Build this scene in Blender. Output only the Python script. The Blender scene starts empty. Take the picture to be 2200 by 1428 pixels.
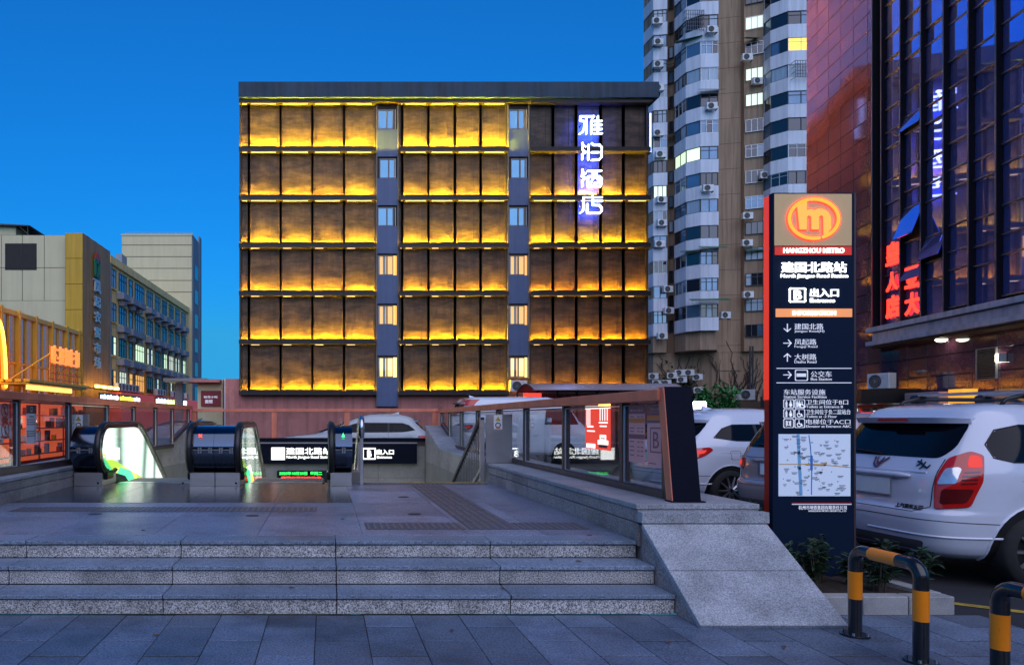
import bpy, bmesh, math, random
from mathutils import Vector, Matrix
R = math.radians
random.seed(7)
sc = bpy.context.scene
col = sc.collection

# ------------------------------------------------------------------ camera, sky, sun, exposure
EYE = 1.5          # eye height above the pavement
FPX, CX, CY = 1480.0, 700.0, 900.0     # focal length and vanishing point measured on the 2200 px wide photograph
cam = bpy.data.cameras.new('camera')
cam.sensor_width = 36.0
cam.lens = 36.0 * FPX / 2200.0
cam.shift_x = (1100.0 - CX) / 2200.0
cam.shift_y = (CY - 714.0) / 2200.0
cam.clip_end = 3000
cam_ob = bpy.data.objects.new('camera', cam)
col.objects.link(cam_ob)
cam_ob.location = (0, 0, EYE)
cam_ob.rotation_euler = (R(90), 0, 0)
sc.camera = cam_ob

world = bpy.data.worlds.new('World')
sc.world = world
world.use_nodes = True
wn = world.node_tree
sky = wn.nodes.new('ShaderNodeTexSky')
sky.sky_type = 'NISHITA'
sky.sun_disc = False
sky.sun_elevation = R(2.0)
sky.sun_rotation = R(180 - 4)
sky.ozone_density = 6.0
sky.air_density = 1.0
sky.dust_density = 0.3
# greenish horizon band of the sky model left out all round: directions below 7 degrees take the colour at 7 degrees
tc = wn.nodes.new('ShaderNodeTexCoord'); sp = wn.nodes.new('ShaderNodeSeparateXYZ'); cb = wn.nodes.new('ShaderNodeCombineXYZ'); mxz = wn.nodes.new('ShaderNodeMath')
mxz.operation = 'MAXIMUM'; mxz.inputs[1].default_value = .12
wn.links.new(tc.outputs['Generated'], sp.inputs[0]); wn.links.new(sp.outputs[2], mxz.inputs[0])
wn.links.new(sp.outputs[0], cb.inputs[0]); wn.links.new(sp.outputs[1], cb.inputs[1]); wn.links.new(mxz.outputs[0], cb.inputs[2])
wn.links.new(cb.outputs[0], sky.inputs[0])
tint = wn.nodes.new('ShaderNodeMix'); tint.data_type = 'RGBA'; tint.blend_type = 'MULTIPLY'; tint.inputs[0].default_value = 1.0
tint.inputs[7].default_value = (.5, .93, .84, 1)          # white balance of the photograph
wn.links.new(sky.outputs[0], tint.inputs[6]); wn.links.new(tint.outputs[2], wn.nodes['Background'].inputs[0])
wn.nodes['Background'].inputs[1].default_value = 0.58

sun = bpy.data.lights.new('sun', 'SUN')
sun.energy = 1.55
sun.angle = R(80)
sun.color = (.95, 0.88, 0.98)
sun_ob = bpy.data.objects.new('sun', sun)
col.objects.link(sun_ob)
sun_ob.rotation_euler = Vector((-0.05, 0.74, -0.67)).to_track_quat('-Z', 'Y').to_euler()

sc.view_settings.view_transform = 'Standard'
sc.view_settings.look = 'None'
sc.view_settings.exposure = 0.25
sc.view_settings.gamma = 1.0
sc.cycles.use_denoising = True
sc.cycles.max_bounces = 8
sc.cycles.transparent_max_bounces = 24
sc.cycles.caustics_reflective = False
sc.cycles.caustics_refractive = False
sc.cycles.sample_clamp_indirect = 6.0

def PX(px, Y):            # world X of a photograph column at depth Y
    return (px - CX) / FPX * Y
def PZ(py, Y):            # world Z of a photograph row at depth Y
    return EYE - (py - CY) / FPX * Y

# ------------------------------------------------------------------ materials
MATS = {}
def newmat(name):
    m = bpy.data.materials.new(name); m.use_nodes = True
    MATS[name] = m
    return m, m.node_tree, m.node_tree.nodes['Principled BSDF']

def mixcol(nt, fac, a, b, mode='MIX'):
    n = nt.nodes.new('ShaderNodeMix'); n.data_type = 'RGBA'; n.blend_type = mode
    for i, v in ((0, fac), (6, a), (7, b)):
        if hasattr(v, 'is_output'): nt.links.new(v, n.inputs[i])
        elif i == 0: n.inputs[0].default_value = v
        else: n.inputs[i].default_value = (*v[:3], 1)
    return n.outputs[2]

def noise(nt, scale, detail=4, vec=None, rough=.6):
    n = nt.nodes.new('ShaderNodeTexNoise')
    n.inputs['Scale'].default_value = scale; n.inputs['Detail'].default_value = detail; n.inputs['Roughness'].default_value = rough
    if vec is not None: nt.links.new(vec, n.inputs['Vector'])
    return n.outputs['Fac']

def ramp(nt, fac, stops):
    n = nt.nodes.new('ShaderNodeValToRGB')
    e = n.color_ramp.elements
    while len(e) < len(stops): e.new(.5)
    for el, (p, c) in zip(e, stops):
        el.position = p; el.color = (*c, 1) if len(c) == 3 else c
    nt.links.new(fac, n.inputs[0])
    return n.outputs[0]

def position(nt, scale=None):
    g = nt.nodes.new('ShaderNodeNewGeometry')
    if scale is None: return g.outputs['Position']
    mp = nt.nodes.new('ShaderNodeMapping'); mp.inputs['Scale'].default_value = scale
    nt.links.new(g.outputs['Position'], mp.inputs['Vector'])
    return mp.outputs[0]

def pm(name, c, rough=.6, metal=0.0, var=.18, scale=3.0, bump=0.0, bscale=60.0, each=.0, streak=0.0, dirt=None, coat=0.0, spec=.5, stretch=None):
    """painted / plastered / metal surface: broad tone variation, optional rain streaks, dirt and relief"""
    m, nt, b = newmat(name)
    pos = position(nt, stretch)
    lo = tuple(max(0, v * (1 - var)) for v in c); hi = tuple(v * (1 + var) for v in c)
    out = mixcol(nt, noise(nt, scale, 5, pos), lo, hi)
    if each:
        oi = nt.nodes.new('ShaderNodeObjectInfo')
        k = ramp(nt, oi.outputs['Random'], [(0, (1 - each,) * 3), (1, (1 + each,) * 3)])
        out = mixcol(nt, 1.0, out, k, 'MULTIPLY')
    if streak:
        st = noise(nt, 1.0, 5, position(nt, (3.2, 3.2, .16)))
        k = ramp(nt, st, [(.42, (1, 1, 1)), (.66, (1 - streak,) * 3)])
        out = mixcol(nt, 1.0, out, k, 'MULTIPLY')
    if dirt:
        k = ramp(nt, noise(nt, dirt[0], 8, pos, .7), [(dirt[1], (1, 1, 1)), (min(1, dirt[1] + .2), (1 - dirt[2],) * 3)])
        out = mixcol(nt, 1.0, out, k, 'MULTIPLY')
    nt.links.new(out, b.inputs['Base Color'])
    rr = nt.nodes.new('ShaderNodeMapRange')
    rr.inputs['To Min'].default_value = max(.02, rough * .8); rr.inputs['To Max'].default_value = min(1, rough * 1.25)
    nt.links.new(noise(nt, scale * 2.3, 4, pos), rr.inputs['Value']); nt.links.new(rr.outputs[0], b.inputs['Roughness'])
    b.inputs['Metallic'].default_value = metal
    b.inputs['Specular IOR Level'].default_value = spec
    if coat:
        b.inputs['Coat Weight'].default_value = coat; b.inputs['Coat Roughness'].default_value = .06
    if bump:
        bn = nt.nodes.new('ShaderNodeBump'); bn.inputs['Strength'].default_value = bump; bn.inputs['Distance'].default_value = .01
        nt.links.new(noise(nt, bscale, 4, pos), bn.inputs['Height']); nt.links.new(bn.outputs[0], b.inputs['Normal'])
    return m

def granite(name, dark, light, speck=190.0, rough=.5, each=.12, contrast=.2, dirt=.35, bump=.25, dscale=1.6, ior=1.5):
    m, nt, b = newmat(name)
    pos = position(nt)
    b.inputs['IOR'].default_value = ior
    sp = ramp(nt, noise(nt, speck, 3, pos, .75), [(.5 - contrast, dark), (.5 + contrast, light)])
    oi = nt.nodes.new('ShaderNodeObjectInfo')
    k = ramp(nt, oi.outputs['Random'], [(0, (1 - each,) * 3), (1, (1 + each,) * 3)])
    out = mixcol(nt, 1.0, sp, k, 'MULTIPLY')
    d = ramp(nt, noise(nt, dscale, 8, pos, .68), [(.44, (1, 1, 1)), (.68, (1 - dirt,) * 3)])
    out = mixcol(nt, 1.0, out, d, 'MULTIPLY')
    nt.links.new(out, b.inputs['Base Color'])
    rr = nt.nodes.new('ShaderNodeMapRange')
    rr.inputs['To Min'].default_value = rough * .7; rr.inputs['To Max'].default_value = min(1, rough * 1.35)
    nt.links.new(noise(nt, 2.4, 6, pos), rr.inputs['Value']); nt.links.new(rr.outputs[0], b.inputs['Roughness'])
    bn = nt.nodes.new('ShaderNodeBump'); bn.inputs['Strength'].default_value = bump; bn.inputs['Distance'].default_value = .004
    nt.links.new(noise(nt, speck * .7, 3, pos), bn.inputs['Height']); nt.links.new(bn.outputs[0], b.inputs['Normal'])
    return m

def em(name, c, s, base=None):
    m, nt, b = newmat(name)
    b.inputs['Base Color'].default_value = (*(base or c), 1)
    b.inputs['Emission Color'].default_value = (*c, 1); b.inputs['Emission Strength'].default_value = s
    b.inputs['Roughness'].default_value = .4
    return m

def clear_glass(name, tint=(.85, .9, .92), refl=1.0, base=.03):
    m, nt, b = newmat(name)
    nt.nodes.remove(b)
    out = nt.nodes['Material Output']
    t = nt.nodes.new('ShaderNodeBsdfTransparent'); t.inputs[0].default_value = (*tint, 1)
    g = nt.nodes.new('ShaderNodeBsdfGlossy'); g.inputs['Roughness'].default_value = .015
    lw = nt.nodes.new('ShaderNodeLayerWeight'); lw.inputs[0].default_value = .5      # Schlick, alike from both sides of the pane
    f = nt.nodes.new('ShaderNodeMath'); f.operation = 'POWER'; f.inputs[1].default_value = 4.0; nt.links.new(lw.outputs['Facing'], f.inputs[0])
    ma = nt.nodes.new('ShaderNodeMath'); ma.operation = 'MULTIPLY_ADD'; ma.use_clamp = True
    ma.inputs[1].default_value = refl; ma.inputs[2].default_value = base
    nt.links.new(f.outputs[0], ma.inputs[0])
    mx = nt.nodes.new('ShaderNodeMixShader')
    nt.links.new(ma.outputs[0], mx.inputs[0]); nt.links.new(t.outputs[0], mx.inputs[1]); nt.links.new(g.outputs[0], mx.inputs[2])
    nt.links.new(mx.outputs[0], out.inputs[0])
    return m

granite('tread_granite', (.065, .10, .155), (.37, .46, .58), 78, .42, .14, .15, .4)
granite('riser_granite', (.07, .07, .07), (.80, .80, .78), 95, .65, .08, .11, .5, .5, 2.2)
granite('platform_granite', (.075, .095, .15), (.36, .40, .53), 66, .36, .18, .14, .4)
granite('pavement_granite', (.030, .050, .090), (.22, .29, .40), 70, .45, .32, .15, .55, .4, 1.3)
granite('cheek_granite', (.18, .20, .225), (.62, .655, .69), 90, .55, .08, .16, .42, .25, 2.2)
granite('coping_granite', (.16, .18, .21), (.60, .62, .65), 85, .5, .12, .16, .35)
granite('parapet_granite', (.17, .15, .145), (.60, .55, .53), 75, .5, .16, .15, .4)
granite('kerb_granite', (.2, .2, .2), (.55, .55, .53), 140, .6, .15, .2, .5)
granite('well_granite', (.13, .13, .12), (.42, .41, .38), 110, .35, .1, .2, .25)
granite('red_granite', (.055, .020, .050), (.22, .075, .14), 26, .08, .2, .25, .2, .03, ior=2.7)
pm('joint', (.015, .015, .017), .9)
pm('asphalt', (.026, .027, .03), .75, 0, .3, 2, .5, 150, dirt=(.8, .5, .4))
pm('yellow_line', (.55, .38, .05), .7, dirt=(9, .45, .6))
pm('tactile', (.10, .10, .12), .45, 0, .25, 5, .1, 120)
pm('tactile_bar', (.17, .16, .17), .4, 0, .3, 8)
pm('bronze', (.74, .22, .13), .42, .1, .25, 4, streak=.2)
pm('dark_bronze', (.075, .05, .052), .4, .3, .25, 4)
pm('black_paint', (.006, .008, .018), .5, 0, .3, 3, spec=.06)
pm('black_gloss', (.008, .008, .009), .12, 0, .2, 3)
pm('rubber', (.012, .012, .013), .35, 0, .2, 6)
pm('steel', (.62, .62, .62), .24, 1, .08, 3, .05, 30, stretch=(1, 1, 14))
pm('brushed_steel', (.55, .54, .54), .33, 1, .12, 2, .06, 40, stretch=(1, 1, 8))
pm('polished_dark_steel', (.075, .105, .155), .12, 1, .1, 2)
pm('white_paint', (.75, .75, .76), .3, 0, .05, 2)
pm('white_plastic', (.7, .71, .72), .45, 0, .08, 4, dirt=(3, .5, .3))
pm('grey_metal', (.28, .29, .31), .45, .3, .15, 3)
pm('dark_metal', (.05, .05, .055), .4, .4, .2, 3)
pm('hazard_orange', (1.0, .28, .0), .35, 0, .05, 8, dirt=(22, .62, .6), coat=.2)
pm('hazard_black', (.008, .008, .010), .25, 0, .2, 8, coat=.5)
pm('soil', (.035, .024, .017), .95, 0, .5, 12, 1.0, 40)
pm('leaf', (.022, .058, .02), .42, 0, .5, 9, each=.3)
pm('tree_leaf', (.05, .22, .06), .45, 0, .5, 6, each=.3)
pm('stem', (.06, .045, .03), .8)
pm('creeper', (.035, .022, .02), .9, 0, .4, 3)
clear_glass('screen_glass', (.86, .89, .90), .9, .03)
clear_glass('balustrade_glass', (.93, .97, .95), .9, .03)
clear_glass('window_glass', (.78, .82, .84), .9, .05)

# ------------------------------------------------------------------ mesh helpers
class MB:
    def __init__(self):
        self.v, self.f = [], []
    def add(self, vs, fs):
        o = len(self.v); self.v += [tuple(p) for p in vs]; self.f += [tuple(i + o for i in f) for f in fs]
        return self
    def box(self, x0, x1, y0, y1, z0, z1):
        return self.add([(x0, y0, z0), (x1, y0, z0), (x1, y1, z0), (x0, y1, z0), (x0, y0, z1), (x1, y0, z1), (x1, y1, z1), (x0, y1, z1)],
                        [(3, 2, 1, 0), (4, 5, 6, 7), (0, 1, 5, 4), (1, 2, 6, 5), (2, 3, 7, 6), (3, 0, 4, 7)])
    def extrude(self, poly, vec):
        """closed polygon (3-D points) pushed along vec"""
        n = len(poly); vec = Vector(vec); a = [Vector(p) for p in poly]; b = [p + vec for p in a]
        nor = Vector((0, 0, 0))
        for i in range(n): nor += a[i].cross(a[(i + 1) % n])
        fl = nor.dot(vec) > 0
        fs = [tuple(range(n))[::-1] if fl else tuple(range(n)), tuple(range(n, 2 * n)) if fl else tuple(range(n, 2 * n))[::-1]]
        for i in range(n):
            j = (i + 1) % n
            fs.append((i, j, n + j, n + i) if fl else (j, i, n + i, n + j))
        return self.add(a + b, fs)
    def quad(self, a, b, c, d):
        return self.add([a, b, c, d], [(0, 1, 2, 3)])
    def tube(self, pts, r, n=8, close=False, sx=1.0, caps=True):
        pts = [Vector(p) for p in pts]; m = len(pts); rings = []
        up = Vector((0, 0, 1)); prev = None
        rr = r if isinstance(r, (list, tuple)) else [r] * m
        for i, p in enumerate(pts):
            if close: t = pts[(i + 1) % m] - pts[i - 1]
            else: t = pts[min(i + 1, m - 1)] - pts[max(i - 1, 0)]
            t.normalize()
            if prev is None:
                a = t.cross(up)
                if a.length < 1e-3: a = t.cross(Vector((0, 1, 0)))
            else:
                a = prev - t * prev.dot(t)
                if a.length < 1e-4: a = t.cross(up)
            a.normalize(); prev = a; c = t.cross(a)
            rings.append([p + a * (math.cos(k * math.tau / n) * rr[i] * sx) + c * (math.sin(k * math.tau / n) * rr[i]) for k in range(n)])
        vs = [q for ring in rings for q in ring]; fs = []
        for i in range(m if close else m - 1):
            for k in range(n):
                j = (i + 1) % m; l = (k + 1) % n
                fs.append((i * n + k, i * n + l, j * n + l, j * n + k))
        if not close and caps:
            fs.append(tuple(range(n))[::-1]); fs.append(tuple((m - 1) * n + k for k in range(n)))
        return self.add(vs, fs)
    def cyl(self, p0, p1, r, n=12, r1=None):
        return self.tube([p0, p1], [r, r if r1 is None else r1], n)
    def lathe(self, prof, n=16, c=(0, 0, 0)):
        """profile of (radius, z) turned about the vertical through c"""
        vs, fs = [], []; m = len(prof)
        for k in range(n):
            a = k * math.tau / n
            vs += [(c[0] + r * math.cos(a), c[1] + r * math.sin(a), c[2] + z) for r, z in prof]
        for k in range(n):
            l = (k + 1) % n
            for i in range(m - 1): fs.append((k * m + i, l * m + i, l * m + i + 1, k * m + i + 1))
        return self.add(vs, fs)
    def build(self, name, mat, parent=None, smooth=False, bevel=0.0, fix=False):
        me = bpy.data.meshes.new(name); me.from_pydata(self.v, [], self.f)
        if bevel or fix:
            bm = bmesh.new(); bm.from_mesh(me)
            if fix:
                bmesh.ops.remove_doubles(bm, verts=bm.verts, dist=1e-5); bmesh.ops.recalc_face_normals(bm, faces=bm.faces)
            if bevel: bmesh.ops.bevel(bm, geom=bm.edges[:], offset=bevel, segments=1, affect='EDGES', clamp_overlap=True)
            bm.to_mesh(me); bm.free()
        if smooth: me.shade_smooth()
        return link(name, me, mat, parent)

def link(name, me, mat, parent=None):
    m = MATS[mat] if isinstance(mat, str) else mat
    if not me.materials: me.materials.append(m)
    o = bpy.data.objects.new(name, me); col.objects.link(o)
    if me.materials[0] is not m:
        o.material_slots[0].link = 'OBJECT'; o.material_slots[0].material = m
    if parent is not None: adopt(o, parent)
    return o

def chain(o):
    m = o.matrix_basis.copy()
    if o.parent is not None: m = chain(o.parent) @ o.matrix_parent_inverse @ m
    return m

def adopt(o, parent):
    """parent keeping the child where its coordinates put it, unless the parent is a local frame"""
    o.parent = parent
    if not parent.get('frame'):
        p = parent
        while p.parent is not None and not p.get('frame'): p = p.parent
        if not p.get('frame'): o.matrix_parent_inverse = chain(parent).inverted()

def tag(o, label, cat, group=None, kind=None):
    o['label'] = label; o['category'] = cat
    if group: o['group'] = group
    if kind: o['kind'] = kind
    return o

def thing(name, label, cat, loc=(0, 0, 0), rotz=None, group=None):
    """an Empty at the base of a thing. With rotz given it is a local frame: its parts are modelled in its own axes"""
    o = bpy.data.objects.new(name, None); col.objects.link(o)
    o.empty_display_size = .2; o.location = loc
    if rotz is not None:
        o.rotation_euler = (0, 0, rotz); o['frame'] = 1
    return tag(o, label, cat, group)

def struct(o):
    o['kind'] = 'structure'; return o

def copy_tree(o, parent=None):
    c = o.copy(); col.objects.link(c)
    if parent is not None: c.parent = parent
    for ch in list(o.children): copy_tree(ch, c)
    return c

def soft(o, w=.01, seg=2):
    m = o.modifiers.new('bevel', 'BEVEL'); m.width = w; m.segments = seg; m.limit_method = 'ANGLE'
    return o

# lettering: the words fitted into the rectangle x0..x1, z0..z1 of a wall that faces -Y (local), at depth y
def text_mesh(body, bold=0.0, depth=0.02):
    c = bpy.data.curves.new('lettering', 'FONT'); c.body = body; c.extrude = depth; c.offset = bold
    c.resolution_u = 3
    o = bpy.data.objects.new('lettering', c)
    me = bpy.data.meshes.new_from_object(o)
    bpy.data.objects.remove(o); bpy.data.curves.remove(c)
    return me

def lettering(body, x0, x1, z0, z1, y, mat, parent, bold=0.0, depth=.008, name='lettering', keep=False, frame=None):
    me = text_mesh(body, bold, 1.0)
    xs = [v.co.x for v in me.vertices]; ys = [v.co.y for v in me.vertices]
    ax, bx, ay, by = min(xs), max(xs), min(ys), max(ys)
    kx = (x1 - x0) / (bx - ax); kz = (z1 - z0) / max(1e-6, by - ay)
    if keep: kx = kz
    for v in me.vertices:
        p = Vector((x0 + (v.co.x - ax) * kx, y - (v.co.z + 1) * .5 * depth, z0 + (v.co.y - ay) * kz))
        v.co = frame(p) if frame else p
    return link(name, me, mat, parent)

def stroke_flat(mb, pts, w, y, depth, n=7):
    """a brush stroke of width w along pts (x, z), rounded ends, standing depth proud of the plane y (towards -Y)"""
    pts = [Vector(p) for p in pts]
    for a, b in zip(pts, pts[1:]):
        d = b - a
        if d.length < 1e-6: continue
        d.normalize(); ang = math.atan2(d.y, d.x); poly = []
        for k in range(n): poly.append(b + Vector((math.cos(ang - math.pi / 2 + math.pi * k / (n - 1)), math.sin(ang - math.pi / 2 + math.pi * k / (n - 1)))) * w / 2)
        for k in range(n): poly.append(a + Vector((math.cos(ang + math.pi / 2 + math.pi * k / (n - 1)), math.sin(ang + math.pi / 2 + math.pi * k / (n - 1)))) * w / 2)
        mb.extrude([(p.x, y, p.y) for p in poly], (0, -depth, 0))
    return mb
# ------------------------------------------------------------------ ground, pavement, road
WELL = (-3.95, 2.70, 11.45, 18.75)        # opening of the stair and escalator well
mb = MB()
x0, x1, y0, y1 = WELL
for a, b, c, d in ((-900, x0 - .3, -300, 1500), (x1 + .3, 900, -300, 1500), (x0 - .3, x1 + .3, -300, 5.3), (x0 - .3, x1 + .3, y1 + .3, 1500)):
    mb.quad((a, c, -.03), (b, c, -.03), (b, d, -.03), (a, d, -.03))
struct(mb.build('ground', 'asphalt'))

pav = MB().box(-9, 4.86, 1.0, 5.3, -.028, -.004).build('pavement', 'joint'); struct(pav)
TW, TL = .363, .61
slab_me = None
proto = MB().box(0, TW - .006, 0, TL - .012, -.014, 0).build('paving_slab', 'pavement_granite', pav, bevel=.002)
first = True
cx0 = -.07 - TW * 13
for i in range(27):
    xx = cx0 + TW * i
    off = 0 if i % 2 else TL / 2
    for j in range(6):
        ya = 5.29 - off - TL * j
        yb = ya - TL
        o = proto if first else link('paving_slab', proto.data, 'pavement_granite', pav)
        first = False
        o.location = (xx, yb, random.uniform(-.003, .001))
    if off:
        MB().box(0, TW - .006, 0, TL / 2 - .012, -.014, 0).build('paving_slab', 'pavement_granite', pav, bevel=.002).location = (xx, 5.29 - off, 0)
# yellow bay markings on the car park
road = MB()
for a, b in (((4.98, 5.9), (6.2, 4.9)), ((6.2, 4.93), (7.6, 4.75)), ((5.3, 9.6), (10, 10.3)), ((5.1, 13.0), (10, 13.7))):
    d = Vector((b[0] - a[0], b[1] - a[1])).normalized(); n = Vector((-d.y, d.x)) * .05
    road.quad((a[0] - n.x, a[1] - n.y, -.024), (a[0] + n.x, a[1] + n.y, -.024), (b[0] + n.x, b[1] + n.y, -.024), (b[0] - n.x, b[1] - n.y, -.024))
struct(road.build('road_marking', 'yellow_line', fix=True))

# ------------------------------------------------------------------ three granite steps
EDGE = [5.30, 5.63, 5.96]
XL, XR = -3.97, 2.69
steps = thing('entrance_steps', 'three wide speckled granite steps up to the station platform', 'steps', (0, 5.3, 0))
MB().box(XL, XR, 5.34, 6.4, 0, .115).box(XL, XR, 5.67, 6.4, .115, .265).box(XL, XR, 6.0, 6.38, .265, .41).build('core', 'joint', steps)
for k, ye in enumerate(EDGE):
    zt = .15 * (k + 1)
    xs = [x for x in [XL] + [.085 + 1.34 * i for i in range(-3, 2)] + [XR] if XL <= x <= XR]
    back = ye + .33 if k < 2 else ye + .27
    for a, b in zip(xs, xs[1:]):
        MB().box(a + .004, b - .004, ye + .012, ye + .040, zt - .15 + (.0 if k == 0 else .004), zt - .043).build('riser_stone', 'riser_granite', steps, bevel=.002)
        MB().box(a + .004, b - .004, ye - .006, back - .003 + (.006 if k < 2 else 0), zt - .032, zt + random.uniform(-.001, .001)).build('tread_stone', 'tread_granite', steps, bevel=.003)

# ------------------------------------------------------------------ platform floor
plat = MB().box(XL, 2.70, 6.2, 11.45, .2, .425).build('platform_floor', 'joint'); struct(plat)
xs = [XL, -3.485, -2.53, -1.575, -.62, .335, 1.30, 2.0, 2.70]
def slab(a, b, c, d, z=.45, name='floor_slab', m='platform_granite'):
    return MB().box(a + .0018, b - .0018, c + .0018, d - .0018, .42, z + random.uniform(-.0008, .0008)).build(name, m, plat, bevel=.0015)
for a, b in zip(xs, xs[1:]):
    for c, d in ((6.235, 7.45), (7.45, 8.66)):
        slab(a, b, c, d)
    if a > .3:
        for c, d in ((8.66, 10.05), (10.05, 11.44)): slab(a, b, c, d)
# polished steel landing plates with a ribbed grid in front of the escalators
m, nt, b = newmat('landing_plate')
b.inputs['Metallic'].default_value = .25; b.inputs['Roughness'].default_value = .22
pos = position(nt)
sx = nt.nodes.new('ShaderNodeSeparateXYZ'); nt.links.new(pos, sx.inputs[0])
def stripes(nt, val, freq, duty):
    a = nt.nodes.new('ShaderNodeMath'); a.operation = 'MULTIPLY'; a.inputs[1].default_value = freq; nt.links.new(val, a.inputs[0])
    f = nt.nodes.new('ShaderNodeMath'); f.operation = 'FRACT'; nt.links.new(a.outputs[0], f.inputs[0])
    g = nt.nodes.new('ShaderNodeMath'); g.operation = 'LESS_THAN'; g.inputs[1].default_value = duty; nt.links.new(f.outputs[0], g.inputs[0])
    return g.outputs[0]
mx = nt.nodes.new('ShaderNodeMath'); mx.operation = 'MAXIMUM'
nt.links.new(stripes(nt, sx.outputs[0], 1 / .085, .10), mx.inputs[0]); nt.links.new(stripes(nt, sx.outputs[1], 1 / .20, .07), mx.inputs[1])
nt.links.new(mixcol(nt, mx.outputs[0], (.07, .085, .11), (.012, .012, .016)), b.inputs['Base Color'])
bn = nt.nodes.new('ShaderNodeBump'); bn.inputs['Strength'].default_value = .25; bn.inputs['Distance'].default_value = .006
nt.links.new(noise(nt, 14, 3, position(nt, (1, .35, 1))), bn.inputs['Height']); nt.links.new(bn.outputs[0], b.inputs['Normal'])
for a, b2 in ((XL, -2.86), (-2.86, -1.74), (-1.74, -.66), (-.66, .335)):
    slab(a, b2, 8.66, 11.33, .4525, 'landing_plate', 'landing_plate')

def tactile(a, b, c, d, along, n, name='tactile_tile'):
    """a tactile tile with raised bars running along x or y"""
    t = MB().box(a, b, c, d, .452, .4535)
    t2 = MB()
    for k in range(n):
        if along == 'y':
            u = a + (b - a) * (k + .5) / n; t2.box(u - .011, u + .011, c + .012, d - .012, .4535, .4585)
        else:
            u = c + (d - c) * (k + .5) / n; t2.box(a + .012, b - .012, u - .011, u + .011, .4535, .4585)
    o = t.build(name, 'tactile', plat); t2.build('raised_bars', 'tactile_bar', o)
for i in range(11): tactile(-3.62 + .32 * i, -3.62 + .32 * i + .316, 7.80, 8.22, 'y', 5)
for i in range(3): tactile(.385 + .32 * i, .385 + .32 * i + .316, 6.55, 6.98, 'y', 5)
for i in range(2): tactile(1.87 + .33 * i, 1.87 + .33 * i + .326, 6.55, 6.98, 'y', 5)
for i in range(10): tactile(1.36, 1.855, 6.55 + .45 * i, 6.55 + .45 * i + .446, 'y', 6)
for i in range(5): tactile(.62 + .4 * i, .62 + .4 * i + .396, 11.06, 11.30, 'y', 6)
MB().box(1.25, 2.62, 11.36, 11.43, .452, .4575).build('yellow_edge_strip', 'yellow_line', plat)
for x, y in ((.98, 7.62), (-2.55, 7.62), (-.80, 7.50), (1.05, 9.3)):
    MB().lathe([(0, .0045), (.068, .0045), (.075, .002), (.075, 0)], 20, (x, y, .451)).build('drain_cover', 'dark_metal', plat)

# ------------------------------------------------------------------ sloped granite cheek beside the steps
ck = thing('sloped_cheek_wall', 'pale granite ramp shaped cheek wall closing the steps beside the pylon sign', 'wall', (3.2, 5.4, 0))
CX0, CX1 = 2.695, 3.745
MB().extrude([(CX0 + .004, 5.88, 0), (CX0 + .004, 4.98, 0), (CX0 + .004, 4.98, .004), (CX0 + .004, 5.86, .57), (CX0 + .004, 5.88, .57)], (CX1 - CX0 - .008, 0, 0)).build('core', 'parapet_granite', ck)
def slope_pt(t, up): # along the ramp from foot to head
    y = 4.95 + (5.862 - 4.95) * t; z = .012 + (.60 - .012) * t
    n = Vector((-(.60 - .012), (5.862 - 4.95))).normalized()
    return (y + n.x * up, z + n.y * up)
for t0, t1 in ((0, .497), (.503, 1)):
    p = [slope_pt(t0, -.03), slope_pt(t1, -.03), slope_pt(t1, .012), slope_pt(t0, .012)]
    MB().extrude([(CX0 - .006, y, z) for y, z in p], (CX1 - CX0 + .012, 0, 0)).build('ramp_slab', 'cheek_granite', ck, bevel=.003)
MB().box(CX0 - .006, CX1 + .03, 5.858, 5.95, .613, .707).build('head_stone', 'cheek_granite', ck, bevel=.004)

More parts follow.
